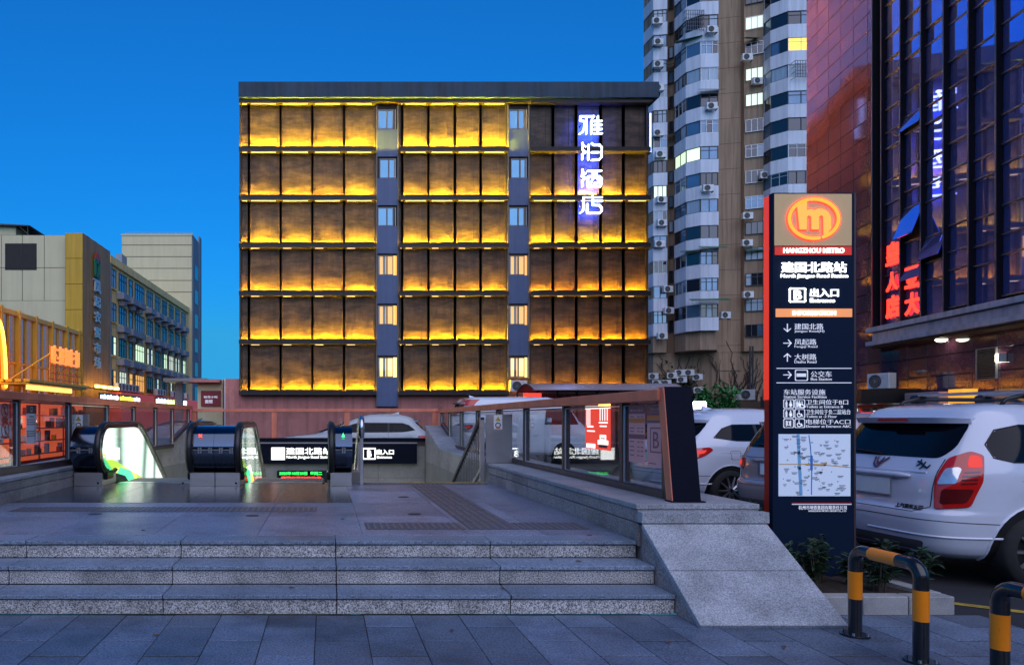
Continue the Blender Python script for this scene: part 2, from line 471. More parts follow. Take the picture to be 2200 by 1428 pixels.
# ------------------------------------------------------------------ granite parapets round the well
def parapet(name, label, pts_in, w, side):
    """pts_in: (x, y, ztop) along the inner face, w: thickness away from the well, side: +1 right, -1 left"""
    t = thing(name, label, 'wall', (pts_in[0][0] + side * w / 2, pts_in[0][1], 0))
    body = MB()
    for (xa, ya, za), (xb, yb, zb) in zip(pts_in, pts_in[1:]):
        xa2, xb2 = xa + side * .03, xb + side * .03
        xo, xp = xa + side * w, xb + side * w
        body.add([(xa2, ya, -4.6), (xo, ya, -4.6), (xp, yb, -4.6), (xb2, yb, -4.6), (xa2, ya, za - .05), (xo, ya, za - .05), (xp, yb, zb - .05), (xb2, yb, zb - .05)],
                 [(0, 1, 2, 3), (7, 6, 5, 4), (0, 4, 5, 1), (1, 5, 6, 2), (2, 6, 7, 3), (3, 7, 4, 0)])
    body.build('core', 'coping_granite', t, fix=True)
    for (xa, ya, za), (xb, yb, zb) in zip(pts_in, pts_in[1:]):
        n = max(1, round((yb - ya) / 1.15))
        for i in range(n):
            f0, f1 = i / n, (i + 1) / n
            L = lambda p, q, f: p + (q - p) * f
            y0_, y1_ = L(ya, yb, f0) + .006, L(ya, yb, f1) - .006
            c0, c1 = L(xa, xb, f0), L(xa, xb, f1); z0_, z1_ = L(za, zb, f0), L(za, zb, f1)
            d = side * -.015
            MB().add([(c0 + d, y0_, z0_ - .045), (c0 + side * w - d, y0_, z0_ - .045), (c1 + side * w - d, y1_, z1_ - .045), (c1 + d, y1_, z1_ - .045),
                      (c0 + d, y0_, z0_), (c0 + side * w - d, y0_, z0_), (c1 + side * w - d, y1_, z1_), (c1 + d, y1_, z1_)],
                     [(0, 1, 2, 3), (7, 6, 5, 4), (0, 4, 5, 1), (1, 5, 6, 2), (2, 6, 7, 3), (3, 7, 4, 0)]).build('coping_stone', 'coping_granite', t, bevel=.004, fix=True)
            rows = [(.606, None), (.40, .596)] if L(ya, yb, .5) < 11.4 else [(.35, None), (-.35, .345), (-1.2, -.355), (-4.5, -1.205)]
            for lo, hi in rows:
                h0 = z0_ - .05 if hi is None else hi; h1 = z1_ - .05 if hi is None else hi
                MB().add([(c0, y0_, lo), (c0 + side * .028, y0_, lo), (c1 + side * .028, y1_, lo), (c1, y1_, lo),
                          (c0, y0_, h0), (c0 + side * .028, y0_, h0), (c1 + side * .028, y1_, h1), (c1, y1_, h1)],
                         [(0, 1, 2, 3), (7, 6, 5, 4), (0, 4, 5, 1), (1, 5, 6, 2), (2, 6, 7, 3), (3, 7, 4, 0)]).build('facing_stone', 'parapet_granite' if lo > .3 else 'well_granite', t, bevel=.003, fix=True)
    return t
parapet('granite_parapet', 'low granite parapet with flat coping beside the stairs under the bronze glass screen',
        [(2.70, 5.955, .765), (2.70, 11.4, .765), (2.70, 16.3, .80), (2.70, 18.7, 1.33)], 1.04, 1)
parapet('granite_parapet', 'low granite parapet beside the escalators under the long glass screen with posters',
        [(-3.97, 5.3, .765), (-3.97, 11.4, .765), (-3.93, 16.6, .80), (-3.62, 18.7, 1.32)], .95, -1)

# back wall of the well and its floor, sunk below the street
bw = thing('well_end_wall', 'speckled granite end wall of the stairwell under the station signboard', 'wall', (-.4, 18.75, 0))
MB().box(-3.7, 2.75, 18.78, 19.1, -4.6, .97).build('core', 'joint', bw)
for i in range(5):
    for z0_, z1_ in ((-4.5, -1.9), (-1.894, -1.0), (-.994, -.1), (-.094, .80)):
        a = -3.62 + 1.264 * i
        MB().box(a + .002, a + 1.262, 18.75, 18.785, z0_, z1_).build('facing_stone', 'well_granite', bw, bevel=.003)
MB().box(-3.64, 2.71, 18.70, 18.80, .80, .90).build('channel', 'dark_bronze', bw)
MB().box(-3.66, 2.72, 18.66, 19.1, .90, .985).build('ledge', 'black_paint', bw)
struct(MB().box(-4.2, 3.0, 11.3, 19.2, -4.7, -4.55).build('well_floor', 'well_granite'))

# ------------------------------------------------------------------ glass screens
def screen(name, label, line, posts, ztop, zbase, side, beam=.105, wide=.15, base_h=.07, end=None):
    """line(y)->x; posts: list of y; side: outward sign"""
    t = thing(name, label, 'glass screen', (line(posts[0]), posts[0], 0))
    ya, yb = posts[0], posts[-1]
    def bar(y0_, y1_, z0_, z1_, h, nm, m):
        xa, xb = line(y0_), line(y1_)
        MB().add([(xa - h, y0_, z0_), (xa + h, y0_, z0_), (xb + h, y1_, z0_), (xb - h, y1_, z0_), (xa - h, y0_, z1_), (xa + h, y0_, z1_), (xb + h, y1_, z1_), (xb - h, y1_, z1_)],
                 [(3, 2, 1, 0), (4, 5, 6, 7), (0, 1, 5, 4), (1, 2, 6, 5), (2, 3, 7, 6), (3, 0, 4, 7)]).build(nm, m, t, bevel=.006)
    bar(ya - (.04 if side > 0 else 0), yb, ztop - beam, ztop, wide / 2 + .02, 'top_rail', 'bronze')
    for k, (p, q) in enumerate(zip(posts, posts[1:])):
        z = zbase((p + q) / 2)
        if p >= 16.2: za, zc = zbase(p), zbase(q)
        else: za = zc = max(zbase(p), zbase(q)) if q <= 16.4 else zbase(p)
        xa, xb = line(p), line(q)
        for y_, x_ in ((p, xa),) + (((q, xb),) if k == len(posts) - 2 else ()):
            MB().box(x_ - .045, x_ + .045, y_ - .035, y_ + .035, zbase(y_) - .0, ztop - beam).build('post', 'dark_bronze', t, bevel=.004)
        # rail and glass follow the coping
        mb = MB()
        for s0, s1, hh in ((0, base_h, .05),):
            mb.add([(xa - hh, p, za + s0), (xa + hh, p, za + s0), (xb + hh, q, zc + s0), (xb - hh, q, zc + s0), (xa - hh, p, za + s1), (xa + hh, p, za + s1), (xb + hh, q, zc + s1), (xb - hh, q, zc + s1)],
                   [(3, 2, 1, 0), (4, 5, 6, 7), (0, 1, 5, 4), (1, 2, 6, 5), (2, 3, 7, 6), (3, 0, 4, 7)])
        mb.build('bottom_rail', 'dark_bronze', t)
        d = (q - p)
        g0, g1 = p + .04, q - .04; xg0, xg1 = line(g0), line(g1)
        zg0, zg1 = za + base_h + .006, zc + base_h + .006
        MB().add([(xg0 - .006, g0, zg0), (xg0 + .006, g0, zg0), (xg1 + .006, g1, zg1), (xg1 - .006, g1, zg1), (xg0 - .006, g0, ztop - beam - .03), (xg0 + .006, g0, ztop - beam - .03), (xg1 + .006, g1, ztop - beam - .03), (xg1 - .006, g1, ztop - beam - .03)],
                 [(3, 2, 1, 0), (4, 5, 6, 7), (0, 1, 5, 4), (1, 2, 6, 5), (2, 3, 7, 6), (3, 0, 4, 7)]).build('glass_pane', 'screen_glass', t)
        # thin bright trims framing the pane on the inner side
        xi0, xi1 = xg0 - side * .022, xg1 - side * .022
        tr = MB()
        tr.tube([(xi0, g0, zg0), (xi0, g0, ztop - beam - .03), (xi1, g1, ztop - beam - .03), (xi1, g1, zg1)], .011, 4, close=True)
        tr.build('pane_trim', 'brushed_steel', t)
    return t
lineR = lambda y: 3.16
zR = lambda y: .767 if y < 11.4 else (.767 + (y - 11.4) / 4.9 * .035 if y < 16.3 else .80 + (y - 16.3) / 2.4 * .53)
lineL = lambda y: -4.24 + .0511 * (y - 8.83)
zL = lambda y: .767 if y < 11.4 else (.767 + (y - 11.4) / 5.2 * .035 if y < 16.6 else .80 + (y - 16.6) / 2.1 * .52)
scr = screen('glass_screen', 'bronze framed glass screen with a slanted black end post beside the granite cheek', lineR,
             [6.36, 7.28, 9.06, 10.86, 12.6, 14.3, 16.0, 17.5, 18.68], 1.775, zR, 1, wide=.2)
# slanted end: bronze edge frame and black plate facing the street
MB().extrude([(3.075, 6.10, .767), (3.325, 6.10, .767), (3.325, 6.26, 1.795), (3.075, 6.26, 1.795)], (0, .02, 0)).build('end_plate', 'black_paint', scr, bevel=.003)
MB().extrude([(3.068, 6.102, .768), (3.068, 6.21, .768), (3.068, 6.36, 1.69), (3.068, 6.36, 1.79), (3.068, 6.262, 1.79)], (.012, 0, 0)).build('end_frame', 'bronze', scr)
MB().extrude([(3.09, 6.122, .768), (3.09, 6.23, .768), (3.09, 6.37, 1.66), (3.09, 6.28, 1.76)], (.225, 0, 0)).build('end_post', 'dark_bronze', scr)
MB().box(3.05, 3.35, 6.07, 6.2, .766, .776).build('foot_plate', 'black_paint', scr)
screen('glass_screen', 'long bronze framed glass screen on the parapet beside the escalators', lineL,
       [6.2, 7.75, 9.38, 11.04, 12.7, 14.2, 15.7, 17.1, 18.68], 1.865, zL, -1, wide=.2, base_h=.09)
bs = thing('glass_screen', 'glass screen across the head of the stairwell in front of the parked car', 'glass screen', (-.4, 18.85, 0))
MB().box(-3.66, 3.10, 18.78, 18.95, 1.70, 1.785).build('top_rail', 'bronze', bs, bevel=.006)
pp = [-3.6, -1.41, .58, 2.98]
for x in pp: MB().box(x - .07, x + .07, 18.8, 18.92, .985, 1.70).build('post', 'bronze', bs, bevel=.004)
for a, b in zip(pp, pp[1:]): MB().box(a + .075, b - .075, 18.853, 18.865, .99, 1.695).build('glass_pane', 'screen_glass', bs)

# stainless closure plates between parapet and screen, each with a warning sticker
def closure(label, a, b, y):
    t = thing('closure_plate', label, 'steel panel', ((a + b) / 2, y, .77))
    MB().box(a, b, y - .015, y + .015, .772, 1.58).build('sheet', 'brushed_steel', t, bevel=.004)
    MB().box(a, b, y + .015, y + .05, .775, .82).build('foot', 'dark_metal', t)
    s = MB().box((a + b) / 2 - .09, (a + b) / 2 + .05, y - .018, y - .0155, 1.33, 1.57).build('warning_sticker', 'white_paint', t)
    MB().extrude([((a + b) / 2 - .065, y - .0195, 1.47), ((a + b) / 2 + .025, y - .0195, 1.47), ((a + b) / 2 - .02, y - .0195, 1.55)], (0, .001, 0)).build('triangle', 'yellow_line', s)
    MB().tube([((a + b) / 2 - .02 + .04 * math.cos(k * .5236), y - .0195, 1.40 + .04 * math.sin(k * .5236)) for k in range(12)], .007, 4, close=True).build('ring', 'black_paint', s)
    MB().box((a + b) / 2 - .065, (a + b) / 2 + .025, y - .0198, y - .0185, 1.34, 1.352).build('red_bar', 'hazard_orange', s)
closure('brushed steel closure plate with a warning sticker beside the stair railing', 2.67, 3.11, 11.5)
closure('brushed steel closure plate with a warning sticker beside the escalator newel', -4.10 - .1, -3.9, 11.35)
# ------------------------------------------------------------------ escalators
NY, NZ, NR = 11.0, 1.03, .40
TAN = math.tan(R(30))
m, nt, b = newmat('reflection_glow')       # glowing film painted as the balustrade's reflections: pale waves over a coloured foot
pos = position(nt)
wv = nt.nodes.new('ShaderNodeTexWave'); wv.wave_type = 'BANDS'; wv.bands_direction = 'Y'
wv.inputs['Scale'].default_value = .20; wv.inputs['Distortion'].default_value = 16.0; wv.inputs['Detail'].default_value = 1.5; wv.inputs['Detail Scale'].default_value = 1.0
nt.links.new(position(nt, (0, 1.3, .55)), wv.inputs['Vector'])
wave_col = ramp(nt, wv.outputs['Fac'], [(.0, (.10, .14, .11)), (.10, (.36, .50, .42)), (.3, (.62, .82, .70)), (.6, (1, 1, .93))])
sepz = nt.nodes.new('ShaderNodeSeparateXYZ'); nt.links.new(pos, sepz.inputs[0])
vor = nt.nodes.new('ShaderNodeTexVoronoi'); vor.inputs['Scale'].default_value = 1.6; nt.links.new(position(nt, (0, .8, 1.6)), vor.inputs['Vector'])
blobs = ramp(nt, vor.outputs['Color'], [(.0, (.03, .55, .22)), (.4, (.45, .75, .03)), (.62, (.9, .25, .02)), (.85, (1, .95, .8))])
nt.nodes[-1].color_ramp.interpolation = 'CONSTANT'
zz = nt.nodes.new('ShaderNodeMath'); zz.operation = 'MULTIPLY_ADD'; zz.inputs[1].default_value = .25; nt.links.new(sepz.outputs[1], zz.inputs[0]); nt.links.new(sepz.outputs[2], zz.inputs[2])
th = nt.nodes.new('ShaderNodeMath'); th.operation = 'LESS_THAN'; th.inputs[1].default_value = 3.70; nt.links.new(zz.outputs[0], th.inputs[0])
outc = mixcol(nt, th.outputs[0], wave_col, blobs)
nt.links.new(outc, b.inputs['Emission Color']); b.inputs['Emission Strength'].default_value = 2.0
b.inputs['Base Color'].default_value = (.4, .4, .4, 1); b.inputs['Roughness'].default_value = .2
em('red_led', (1, .03, .01), 6); em('green_led', (.02, 1, .12), 6)
em('white_letter', (1, 1, .93), 2.6); em('cool_letter', (.62, .75, 1), 9)

def loop_path(r, end_y=18.3):
    p = [(end_y, NZ + r - (end_y - 13.0) * TAN), (13.35, NZ + r - .35 * TAN * .9), (13.0, NZ + r - .03), (12.7, NZ + r)]
    p += [(NY + .0 - r * math.sin(a), NZ + r * math.cos(a)) for a in [math.pi * k / 14 for k in range(15)]]
    return p
def escalator(label, xl, xr, dl, dr, lit, mark):
    t = thing('escalator', label, 'escalator', ((xl + xr) / 2, 11.0, .45))
    for s, xh, d in ((-1, xl, dl), (1, xr, dr)):
        # handrail, its guide rims, glass
        path = loop_path(NR) + [(11.35, NZ - NR), (11.5, NZ - NR + .03)]
        hr = MB().tube([(xh, y, z) for y, z in path], .034, 10, sx=1.5).build('handrail', 'rubber', t, smooth=True)
        rim = loop_path(NR - .045)
        MB().tube([(xh + .03, y, z) for y, z in rim], .007, 6).tube([(xh - .03, y, z) for y, z in rim], .007, 6).build('guide_rim', 'steel', hr, smooth=True)
        g = loop_path(NR - .055)
        low = [(12.4, NZ - NR + .055), (18.3, NZ - NR + .055 - 5.6 * TAN)]
        MB().extrude([(xh - .006, y, z) for y, z in g + low], (.012, 0, 0)).build('balustrade_glass', 'balustrade_glass', t)
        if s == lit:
            MB().extrude([(xh - .030, y, z) for y, z in loop_path(NR - .075, 16.5) + [(12.2, NZ - NR + .07 - .2), (16.5, NZ - NR - .12 - 4.1 * TAN)]], (.012, 0, 0)).build('painted_reflection', 'reflection_glow', t)  # glowing sheet standing in for reflections in the glass
        # newel cover: rounded metal shell out to the neighbour, chrome seam, hinges
        a, b2 = (d, xh - .05) if s < 0 else (xh + .05, d)
        prof = [(NY + .5, NZ + .365)] + [(NY - .365 * math.sin(q), NZ + .365 * math.cos(q)) for q in [math.pi * k / 20 for k in range(21)]] + [(NY + .5, NZ - .365)]
        dm = MB().extrude([(a, y, z) for y, z in prof], (b2 - a, 0, 0)).build('newel_cover', 'polished_dark_steel', t)
        dm.data.shade_smooth(); dm.data.set_sharp_from_angle(angle=R(40))
        MB().box(a, b2, NY - .372, NY - .36, NZ - .012, NZ + .004).build('seam', 'steel', dm)
        for hx in ([a + (b2 - a) * .5] if b2 - a < .3 else [a + (b2 - a) * .35, a + (b2 - a) * .85]):
            MB().box(hx - .03, hx - .004, NY - .386, NY - .36, NZ - .06, NZ + .03).box(hx + .004, hx + .03, NY - .386, NY - .36, NZ - .06, NZ + .03).build('hinge', 'steel', dm, bevel=.003)
        # black collars round the newel, and the inlet boot of the handrail
        ring = MB()
        for q0 in (xh - .062, xh + .05):
            po, pi = loop_path(NR - .012, 12.5)[3:], loop_path(NR - .075, 12.5)[3:]
            for (o0, o1, i0, i1) in zip(po, po[1:], pi, pi[1:]): ring.extrude([(q0, *o0), (q0, *o1), (q0, *i1), (q0, *i0)], (.012, 0, 0))
        ring.build('newel_ring', 'black_gloss', t)
        MB().box(xh - .075, xh + .075, 10.86, 11.2, .545, .68).build('handrail_inlet', 'black_gloss', t, bevel=.02)
        # stainless skirt box
        a2, b3 = (d, xh + .02) if s < 0 else (xh - .02, d)
        sk = MB().box(a2 + .002, b3 - .002, 10.78, 11.5, .452, .665).build('skirt_panel', 'brushed_steel', t, bevel=.004)
        MB().box((xh - .14) if s > 0 else xh - .0 - .06, (xh - .11) if s > 0 else xh - .03, 10.772, 10.781, .485, .515).build('key_socket', 'black_gloss', sk)
        MB().extrude([(xh + s * .03, 11.5, .452), (xh + s * .03, 11.5, .66), (xh + s * .03, 12.4, .64), (xh + s * .03, 18.4, .64 - 6 * TAN), (xh + s * .03, 18.4, .30 - 6.0 * TAN), (xh + s * .03, 11.9, .30)],
                     ((d - xh - s * .03), 0, 0)).build('decking', 'polished_dark_steel', t)
    # comb plate and moving steps
    MB().box(xl + .1, xr - .1, 11.33, 11.52, .44, .456).build('comb_plate', 'steel', t, bevel=.003)
    MB().box(xl + .12, xr - .12, 11.52, 11.56, .435, .446).build('yellow_comb', 'yellow_line', t)
    for k in range(14):
        y = 11.56 + .4 * k; z = .44 - max(0, (k - 2)) * .22 - (.06 if k == 2 else 0)
        stp = MB().box(xl + .12, xr - .12, y, y + .398, z - .04, z)
        stp.box(xl + .12, xr - .12, y, y + .02, z - .26, z - .04)
        o = stp.build('moving_step', 'dark_metal', t)
        gr = MB()
        n = 24
        for q in range(n):
            u = xl + .13 + (xr - xl - .26) * (q + .5) / n
            gr.box(u - .012, u + .012, y + .004, y + .394, z, z + .010)
        gr.build('tread_ribs', 'grey_metal', o)
    if mark == 'cross':
        c = MB(); x = dl - .08 if False else xr + .17
        for q in (1, -1): c.cyl((x - .022, 10.652 - .0, NZ + .215 - .022 * q), (x + .022, 10.652, NZ + .215 + .022 * q), .006, 6)
        c.build('no_entry_lamp', 'red_led', t)
    else:
        x = xr + .18
        MB().extrude([(x - .024, 10.652, NZ + .20), (x + .024, 10.652, NZ + .20), (x + .012, 10.662, NZ + .215), (x, 10.672, NZ + .255), (x - .012, 10.662, NZ + .215)], (0, -.012, 0)).build('arrow_lamp', 'green_led', t)
    return t
escalator('escalator next to the granite parapet with a red cross lamp on its newel', -3.52, -2.11, -3.945, -1.737, -1, 'cross')
escalator('escalator next to the stairs with a green arrow lamp on its newel', -1.36, .09, -1.733, .41, -1, 'arrow')

# ------------------------------------------------------------------ stairs going down, guards and railing
st = thing('descending_stairs', 'granite stairs going down into the station between escalator and parapet', 'stairs', (1.6, 11.5, .45))
for k in range(22):
    y = 11.45 + .31 * k; z = .45 - .155 * (k + 1)
    MB().box(.56, 2.695, y, y + .32, z - .18, z).build('stair_step', 'coping_granite', st, bevel=.003)
MB().extrude([(.42, 11.4, -4.5), (.42, 11.4, .62), (.42, 12.0, .62), (.42, 18.7, .62 - 6.7 * TAN), (.42, 18.7, -4.5)], (.14, 0, 0)).build('side_wall', 'well_granite', st)
gd = thing('stair_handrail', 'thick round topped stainless handrail post between escalator and stairs', 'handrail', (.57, 11.1, .45))
MB().box(.545, .60, 11.02, 11.06, .452, 1.40).build('post', 'brushed_steel', gd, bevel=.004)
MB().tube([(.572, 11.06, 1.22), (.572, 11.0, 1.24), (.572, 10.96, 1.32), (.572, 10.97, 1.42), (.572, 11.02, 1.49), (.572, 11.1, 1.515), (.572, 11.35, 1.50), (.572, 17.8, 1.50 - 6.45 * TAN * .9)], .045, 12).build('rail', 'steel', gd, smooth=True)
for k in range(5): MB().box(.555, .59, 12 + k * 1.2, 12.04 + k * 1.2, .45 - (.55 + 1.2 * k) * .5, 1.44 - (.65 + 1.2 * k) * TAN * .9).build('post', 'brushed_steel', gd)
rl = thing('stair_railing', 'sloping steel railing with thin upright bars on the parapet edge of the stairs', 'railing', (2.6, 11.5, .45))
RX = 2.605
MB().box(RX - .035, RX + .035, 11.46, 11.53, .44, 1.53).build('newel_post', 'brushed_steel', rl, bevel=.004)
zt = lambda y: 1.50 - (y - 11.5) * .50
MB().extrude([(RX - .03, 11.45, 1.53), (RX - .03, 11.62, 1.53), (RX - .03, 15.6, zt(15.6)), (RX - .03, 15.6, zt(15.6) - .06), (RX - .03, 11.6, 1.455), (RX - .03, 11.45, 1.49)], (.06, 0, 0)).build('top_rail', 'dark_metal', rl)
MB().extrude([(RX - .02, 11.5, .72), (RX - .02, 15.6, .72 - 4.1 * .5), (RX - .02, 15.6, .66 - 4.1 * .5), (RX - .02, 11.5, .66)], (.04, 0, 0)).build('bottom_rail', 'brushed_steel', rl)
for k in range(28):
    y = 11.64 + .14 * k
    MB().box(RX - .008, RX + .008, y - .008, y + .008, .70 - (y - 11.5) * .5, zt(y) - .03).build('upright_bar', 'steel', rl)

# ------------------------------------------------------------------ station signboard and text display in the well
em('lamp_white', (1, .93, .80), 9)
em('lamp_green', (.04, .9, .12), 2.2); em('lamp_red', (1, .06, .02), 2.2)
SY = 18.60
sb = thing('station_signboard', 'dark signboard with glowing white station name and entrance B on the well end wall', 'sign', (.35, SY, .3))
bx0, bx1, bz0, bz1 = PX(558, SY), PX(896, SY), PX(0, 0) + .30, .872
MB().box(bx0, bx1, SY + .005, 18.74, bz0, bz1).build('board', 'black_paint', sb, bevel=.006)
MB().box(bx0, bx1, SY - .012, SY + .003, bz1 - .03, bz1 + .003).build('top_trim', 'grey_metal', sb)
X = lambda p: PX(p, SY)
Z = lambda p: PZ(p, SY)
MB().box(X(583), X(612), SY - .012, SY + .004, Z(987), Z(961)).build('metro_emblem', 'white_letter', sb, bevel=.004)
lettering('建国北路站', X(615), X(712), Z(976), Z(961), SY + .004, 'white_letter', sb, .004, .014)
lettering('North Jianguo Road Station', X(616), X(712), Z(986), Z(978), SY + .004, 'white_letter', sb, .0, .012)
fr = MB()
for a, b2 in ((0, 1),):
    q = [(X(780), SY - .004, Z(963)), (X(806), SY - .004, Z(963)), (X(806), SY - .004, Z(985)), (X(780), SY - .004, Z(985))]
    fr.tube(q, .024, 6, close=True)
fr.build('letter_frame', 'white_letter', sb)
lettering('B', X(789), X(798), Z(981), Z(967), SY + .004, 'white_letter', sb, .03, .014)
lettering('出入口', X(809), X(846), Z(976), Z(965), SY + .004, 'white_letter', sb, .015, .014)
lettering('Entrance', X(810), X(842), Z(984), Z(979), SY + .004, 'white_letter', sb, .02, .012)
ld = thing('led_display', 'black text display with green date line over red lettering below the signboard', 'display', (-.65, 18.45, -.2))
MB().box(X(596), X(712), 18.46, 18.74, -.20, .12).build('case', 'black_gloss', ld, bevel=.004)
lettering('2020年10月20日  星期二', PX(600, 18.46), PX(692, 18.46), PZ(1020, 18.46), PZ(1012.5, 18.46), 18.462, 'lamp_green', ld, .015, .01)
lettering('建国北路站欢迎您', PX(604, 18.46), PX(690, 18.46), PZ(1032, 18.46), PZ(1022.5, 18.46), 18.462, 'lamp_red', ld, .012, .01)
# fluorescent lamps fixed to the wall of the well, below street level
for i, (x, y, z) in enumerate(((-3.2, 18.4, -1.3), (-1.9, 18.4, -1.3), (-.5, 18.4, -1.3), (.9, 18.4, -1.3), (2.1, 18.4, -1.3))):
    l = thing('tube_lamp', 'white fluorescent tube lamp low on the end wall of the stairwell', 'lamp', (x, y, z), None, 'tube lamps in the stairwell')
    MB().box(x - .5, x + .5, 18.5, 18.74, z - .05, z + .05).build('case', 'white_paint', l)
    MB().cyl((x - .48, 18.46, z), (x + .48, 18.46, z), .035, 10).build('tube', 'lamp_white', l, smooth=True)

# ------------------------------------------------------------------ metro pylon sign
pm('sign_navy', (.007, .017, .042), .5, 0, .1, 2, spec=.08)
pm('sign_gold', (.88, .60, .27), .5, 0, .06, 3)
pm('sign_red', (.55, .03, .012), .35, 0, .1, 2)
em('sign_red_side', (1, .055, .02), .5, (.5, .03, .02))
em('sign_orange', (1, .33, .05), 1.15, (.6, .2, .03))
em('sign_rim', (1, .05, .02), 2.2)
em('sign_band_red', (.6, .025, .01), .42)
em('sign_band_orange', (1, .36, .12), .42)
em('sign_white', (1, 1, .97), 1.7)
em('sign_print', (.72, .8, 1), .38, (.8, .8, .82))
em('map_paper', (.52, .68, 1), .28, (.6, .66, .75))
pm('map_blue', (.05, .25, .7), .5); pm('map_river', (.22, .55, .85), .5); pm('map_orange', (.75, .4, .05), .5); pm('map_ink', (.1, .12, .18), .6); pm('map_red', (.7, .05, .03), .5); pm('map_green', (.2, .5, .3), .5)
Y0 = 6.2
X = lambda p: PX(p, Y0)
Z = lambda p: PZ(p, Y0)
py = thing('pylon_sign', 'tall navy metro pylon sign with glowing orange emblem, station name and area map', 'sign', (4.4, 6.3, 0))
SL, SR, ZT = X(1660), X(1834), Z(414)
MB().box(SL, SR, Y0, Y0 + .055, 0, ZT).build('front_board', 'sign_navy', py, bevel=.004)
MB().box(SL + .01, SR - .01, Y0 + .055, Y0 + .135, .0, ZT - .006).build('red_core', 'sign_red', py)
MB().box(SL + .002, SL + .0101, Y0 + .058, Y0 + .132, Z(858), ZT - .01).build('red_side_light', 'sign_red_side', py)
MB().box(SR, SR + .02, Y0 - .004, Y0 + .135, 0, ZT).build('edge_trim', 'dark_bronze', py, bevel=.003)
F = Y0 - .001
def panel(n, a, b2, c, d, m, proud=.004, par=py):
    return MB().box(X(a), X(b2), F - proud, F, Z(d), Z(c)).build(n, m, par)
gp = panel('gold_panel', 1663, 1829, 417, 528, 'sign_gold')
panel('red_band', 1664, 1829, 530, 548, 'sign_band_red')
panel('orange_band', 1666, 1830, 663, 681, 'sign_band_orange')
# emblem: two crescents round a letter m
def zx(p): return X(1620 + p[0] / 3.5708), Z(400 + p[1] / 3.57)
def arc(a0, a1, n=22, rx=188, ry=150): return [zx((450 + rx * math.cos(R(a0 + (a1 - a0) * k / n)), 253 - ry * math.sin(R(a0 + (a1 - a0) * k / n)))) for k in range(n + 1)]
ringL, ringR = arc(104, 282), arc(98, -68)
for nm, w, mm, pr in (('emblem_rim', .044, 'sign_rim', .010), ('emblem_ring', .030, 'sign_orange', .014)):
    e = MB(); stroke_flat(e, ringL, w, F - .004, pr, 5); stroke_flat(e, ringR, w, F - .004, pr, 5); e.build(nm, mm, py)
mpoly = [(322, 158), (395, 100), (396, 188), (425, 178), (450, 188), (478, 176), (520, 178), (556, 198), (580, 238), (582, 328), (524, 400), (521, 238), (505, 224), (488, 240), (488, 335), (431, 335), (430, 240), (412, 226), (396, 240), (395, 335), (340, 335)]
e = MB(); pts = [zx(p) for p in mpoly]
for a, b2 in zip(pts, pts[1:] + pts[:1]): stroke_flat(e, [a, b2], .014, F - .004, .010, 5)
e.build('emblem_rim', 'sign_rim', py)
MB().extrude([(x, F - .004, z) for x, z in pts], (0, -.014, 0)).build('emblem_letter', 'sign_orange', py)
T = lambda s, a, b2, c, d, m='sign_white', bold=.02, dep=.010: lettering(s, X(a), X(b2), Z(d), Z(c), F - .003, m, py, bold, dep)
T('HANGZHOU METRO', 1682, 1812, 533.5, 544, bold=.015)
T('建国北路站', 1677, 1817, 563, 586, bold=.012)
T('North Jianguo Road Station', 1676, 1820, 589, 599, bold=.008)
T('出入口', 1739, 1800, 620, 638, bold=.015); T('Entrance', 1739, 1792, 641, 650, bold=.01)
T('B', 1704, 1721, 624, 644, bold=.03)
def rounded(a, b2, c, d, w, m, nm='icon_frame'):
    q = [(X(a) + .006, Z(c)), (X(b2) - .006, Z(c)), (X(b2), Z(c) - .006), (X(b2), Z(d) + .006), (X(b2) - .006, Z(d)), (X(a) + .006, Z(d)), (X(a), Z(d) + .006), (X(a), Z(c) - .006), (X(a) + .006, Z(c))]
    e = MB(); stroke_flat(e, q, w, F - .0005, .006, 5); return e.build(nm, m, py)
rounded(1696, 1729, 620, 648, .014, 'sign_white')
T('INFORMATION', 1702, 1794, 667.5, 677.5, bold=.015)
SP = 'sign_print'
P2 = lambda s, a, b2, c, d: T(s, a, b2, c, d, SP, .0, .003)
for zh, en, y, e1 in (('建国北路', 'Jianguo Road(N)', 695, 1770), ('凤起路', 'Fengqi Road', 728, 1755), ('大树路', 'Dashu Road', 760, 1753)):
    P2(zh, 1706, 1768 if len(zh) == 4 else 1753, y, y + 13); P2(en, 1706, e1, y + 14, y + 20)
def arrow(x, y, dx, dy):
    e = MB(); c = lambda u, v: (X(x + u), Z(y + v))
    stroke_flat(e, [c(-dx * 8, -dy * 8), c(dx * 8, dy * 8)], .008, F - .0005, .004, 5)
    stroke_flat(e, [c(dx * 8 - dx * 6 + dy * 7, dy * 8 - dy * 6 + dx * 7), c(dx * 8, dy * 8), c(dx * 8 - dx * 6 - dy * 7, dy * 8 - dy * 6 - dx * 7)], .008, F - .0005, .004, 5)
    e.build('arrow', SP, py)
arrow(1691, 704, 0, 1); arrow(1691, 737, 1, 0); arrow(1691, 768, 0, -1); arrow(1691, 805, 1, 0)
for y in (791, 822): panel('rule', 1668, 1829, y - .8, y + .8, SP, .002)
P2('公交车', 1741, 1786, 797, 810); P2('Bus Station', 1741, 1786, 811, 817)
rounded(1708, 1734, 795, 817, .006, SP)
bus = MB(); bus.box(X(1711), X(1731), F - .004, F, Z(809), Z(802)).build('bus_icon', SP, py)
P2('车站服务设施', 1683, 1772, 836, 848); P2('Station Service Facilities', 1683, 1775, 849, 855)
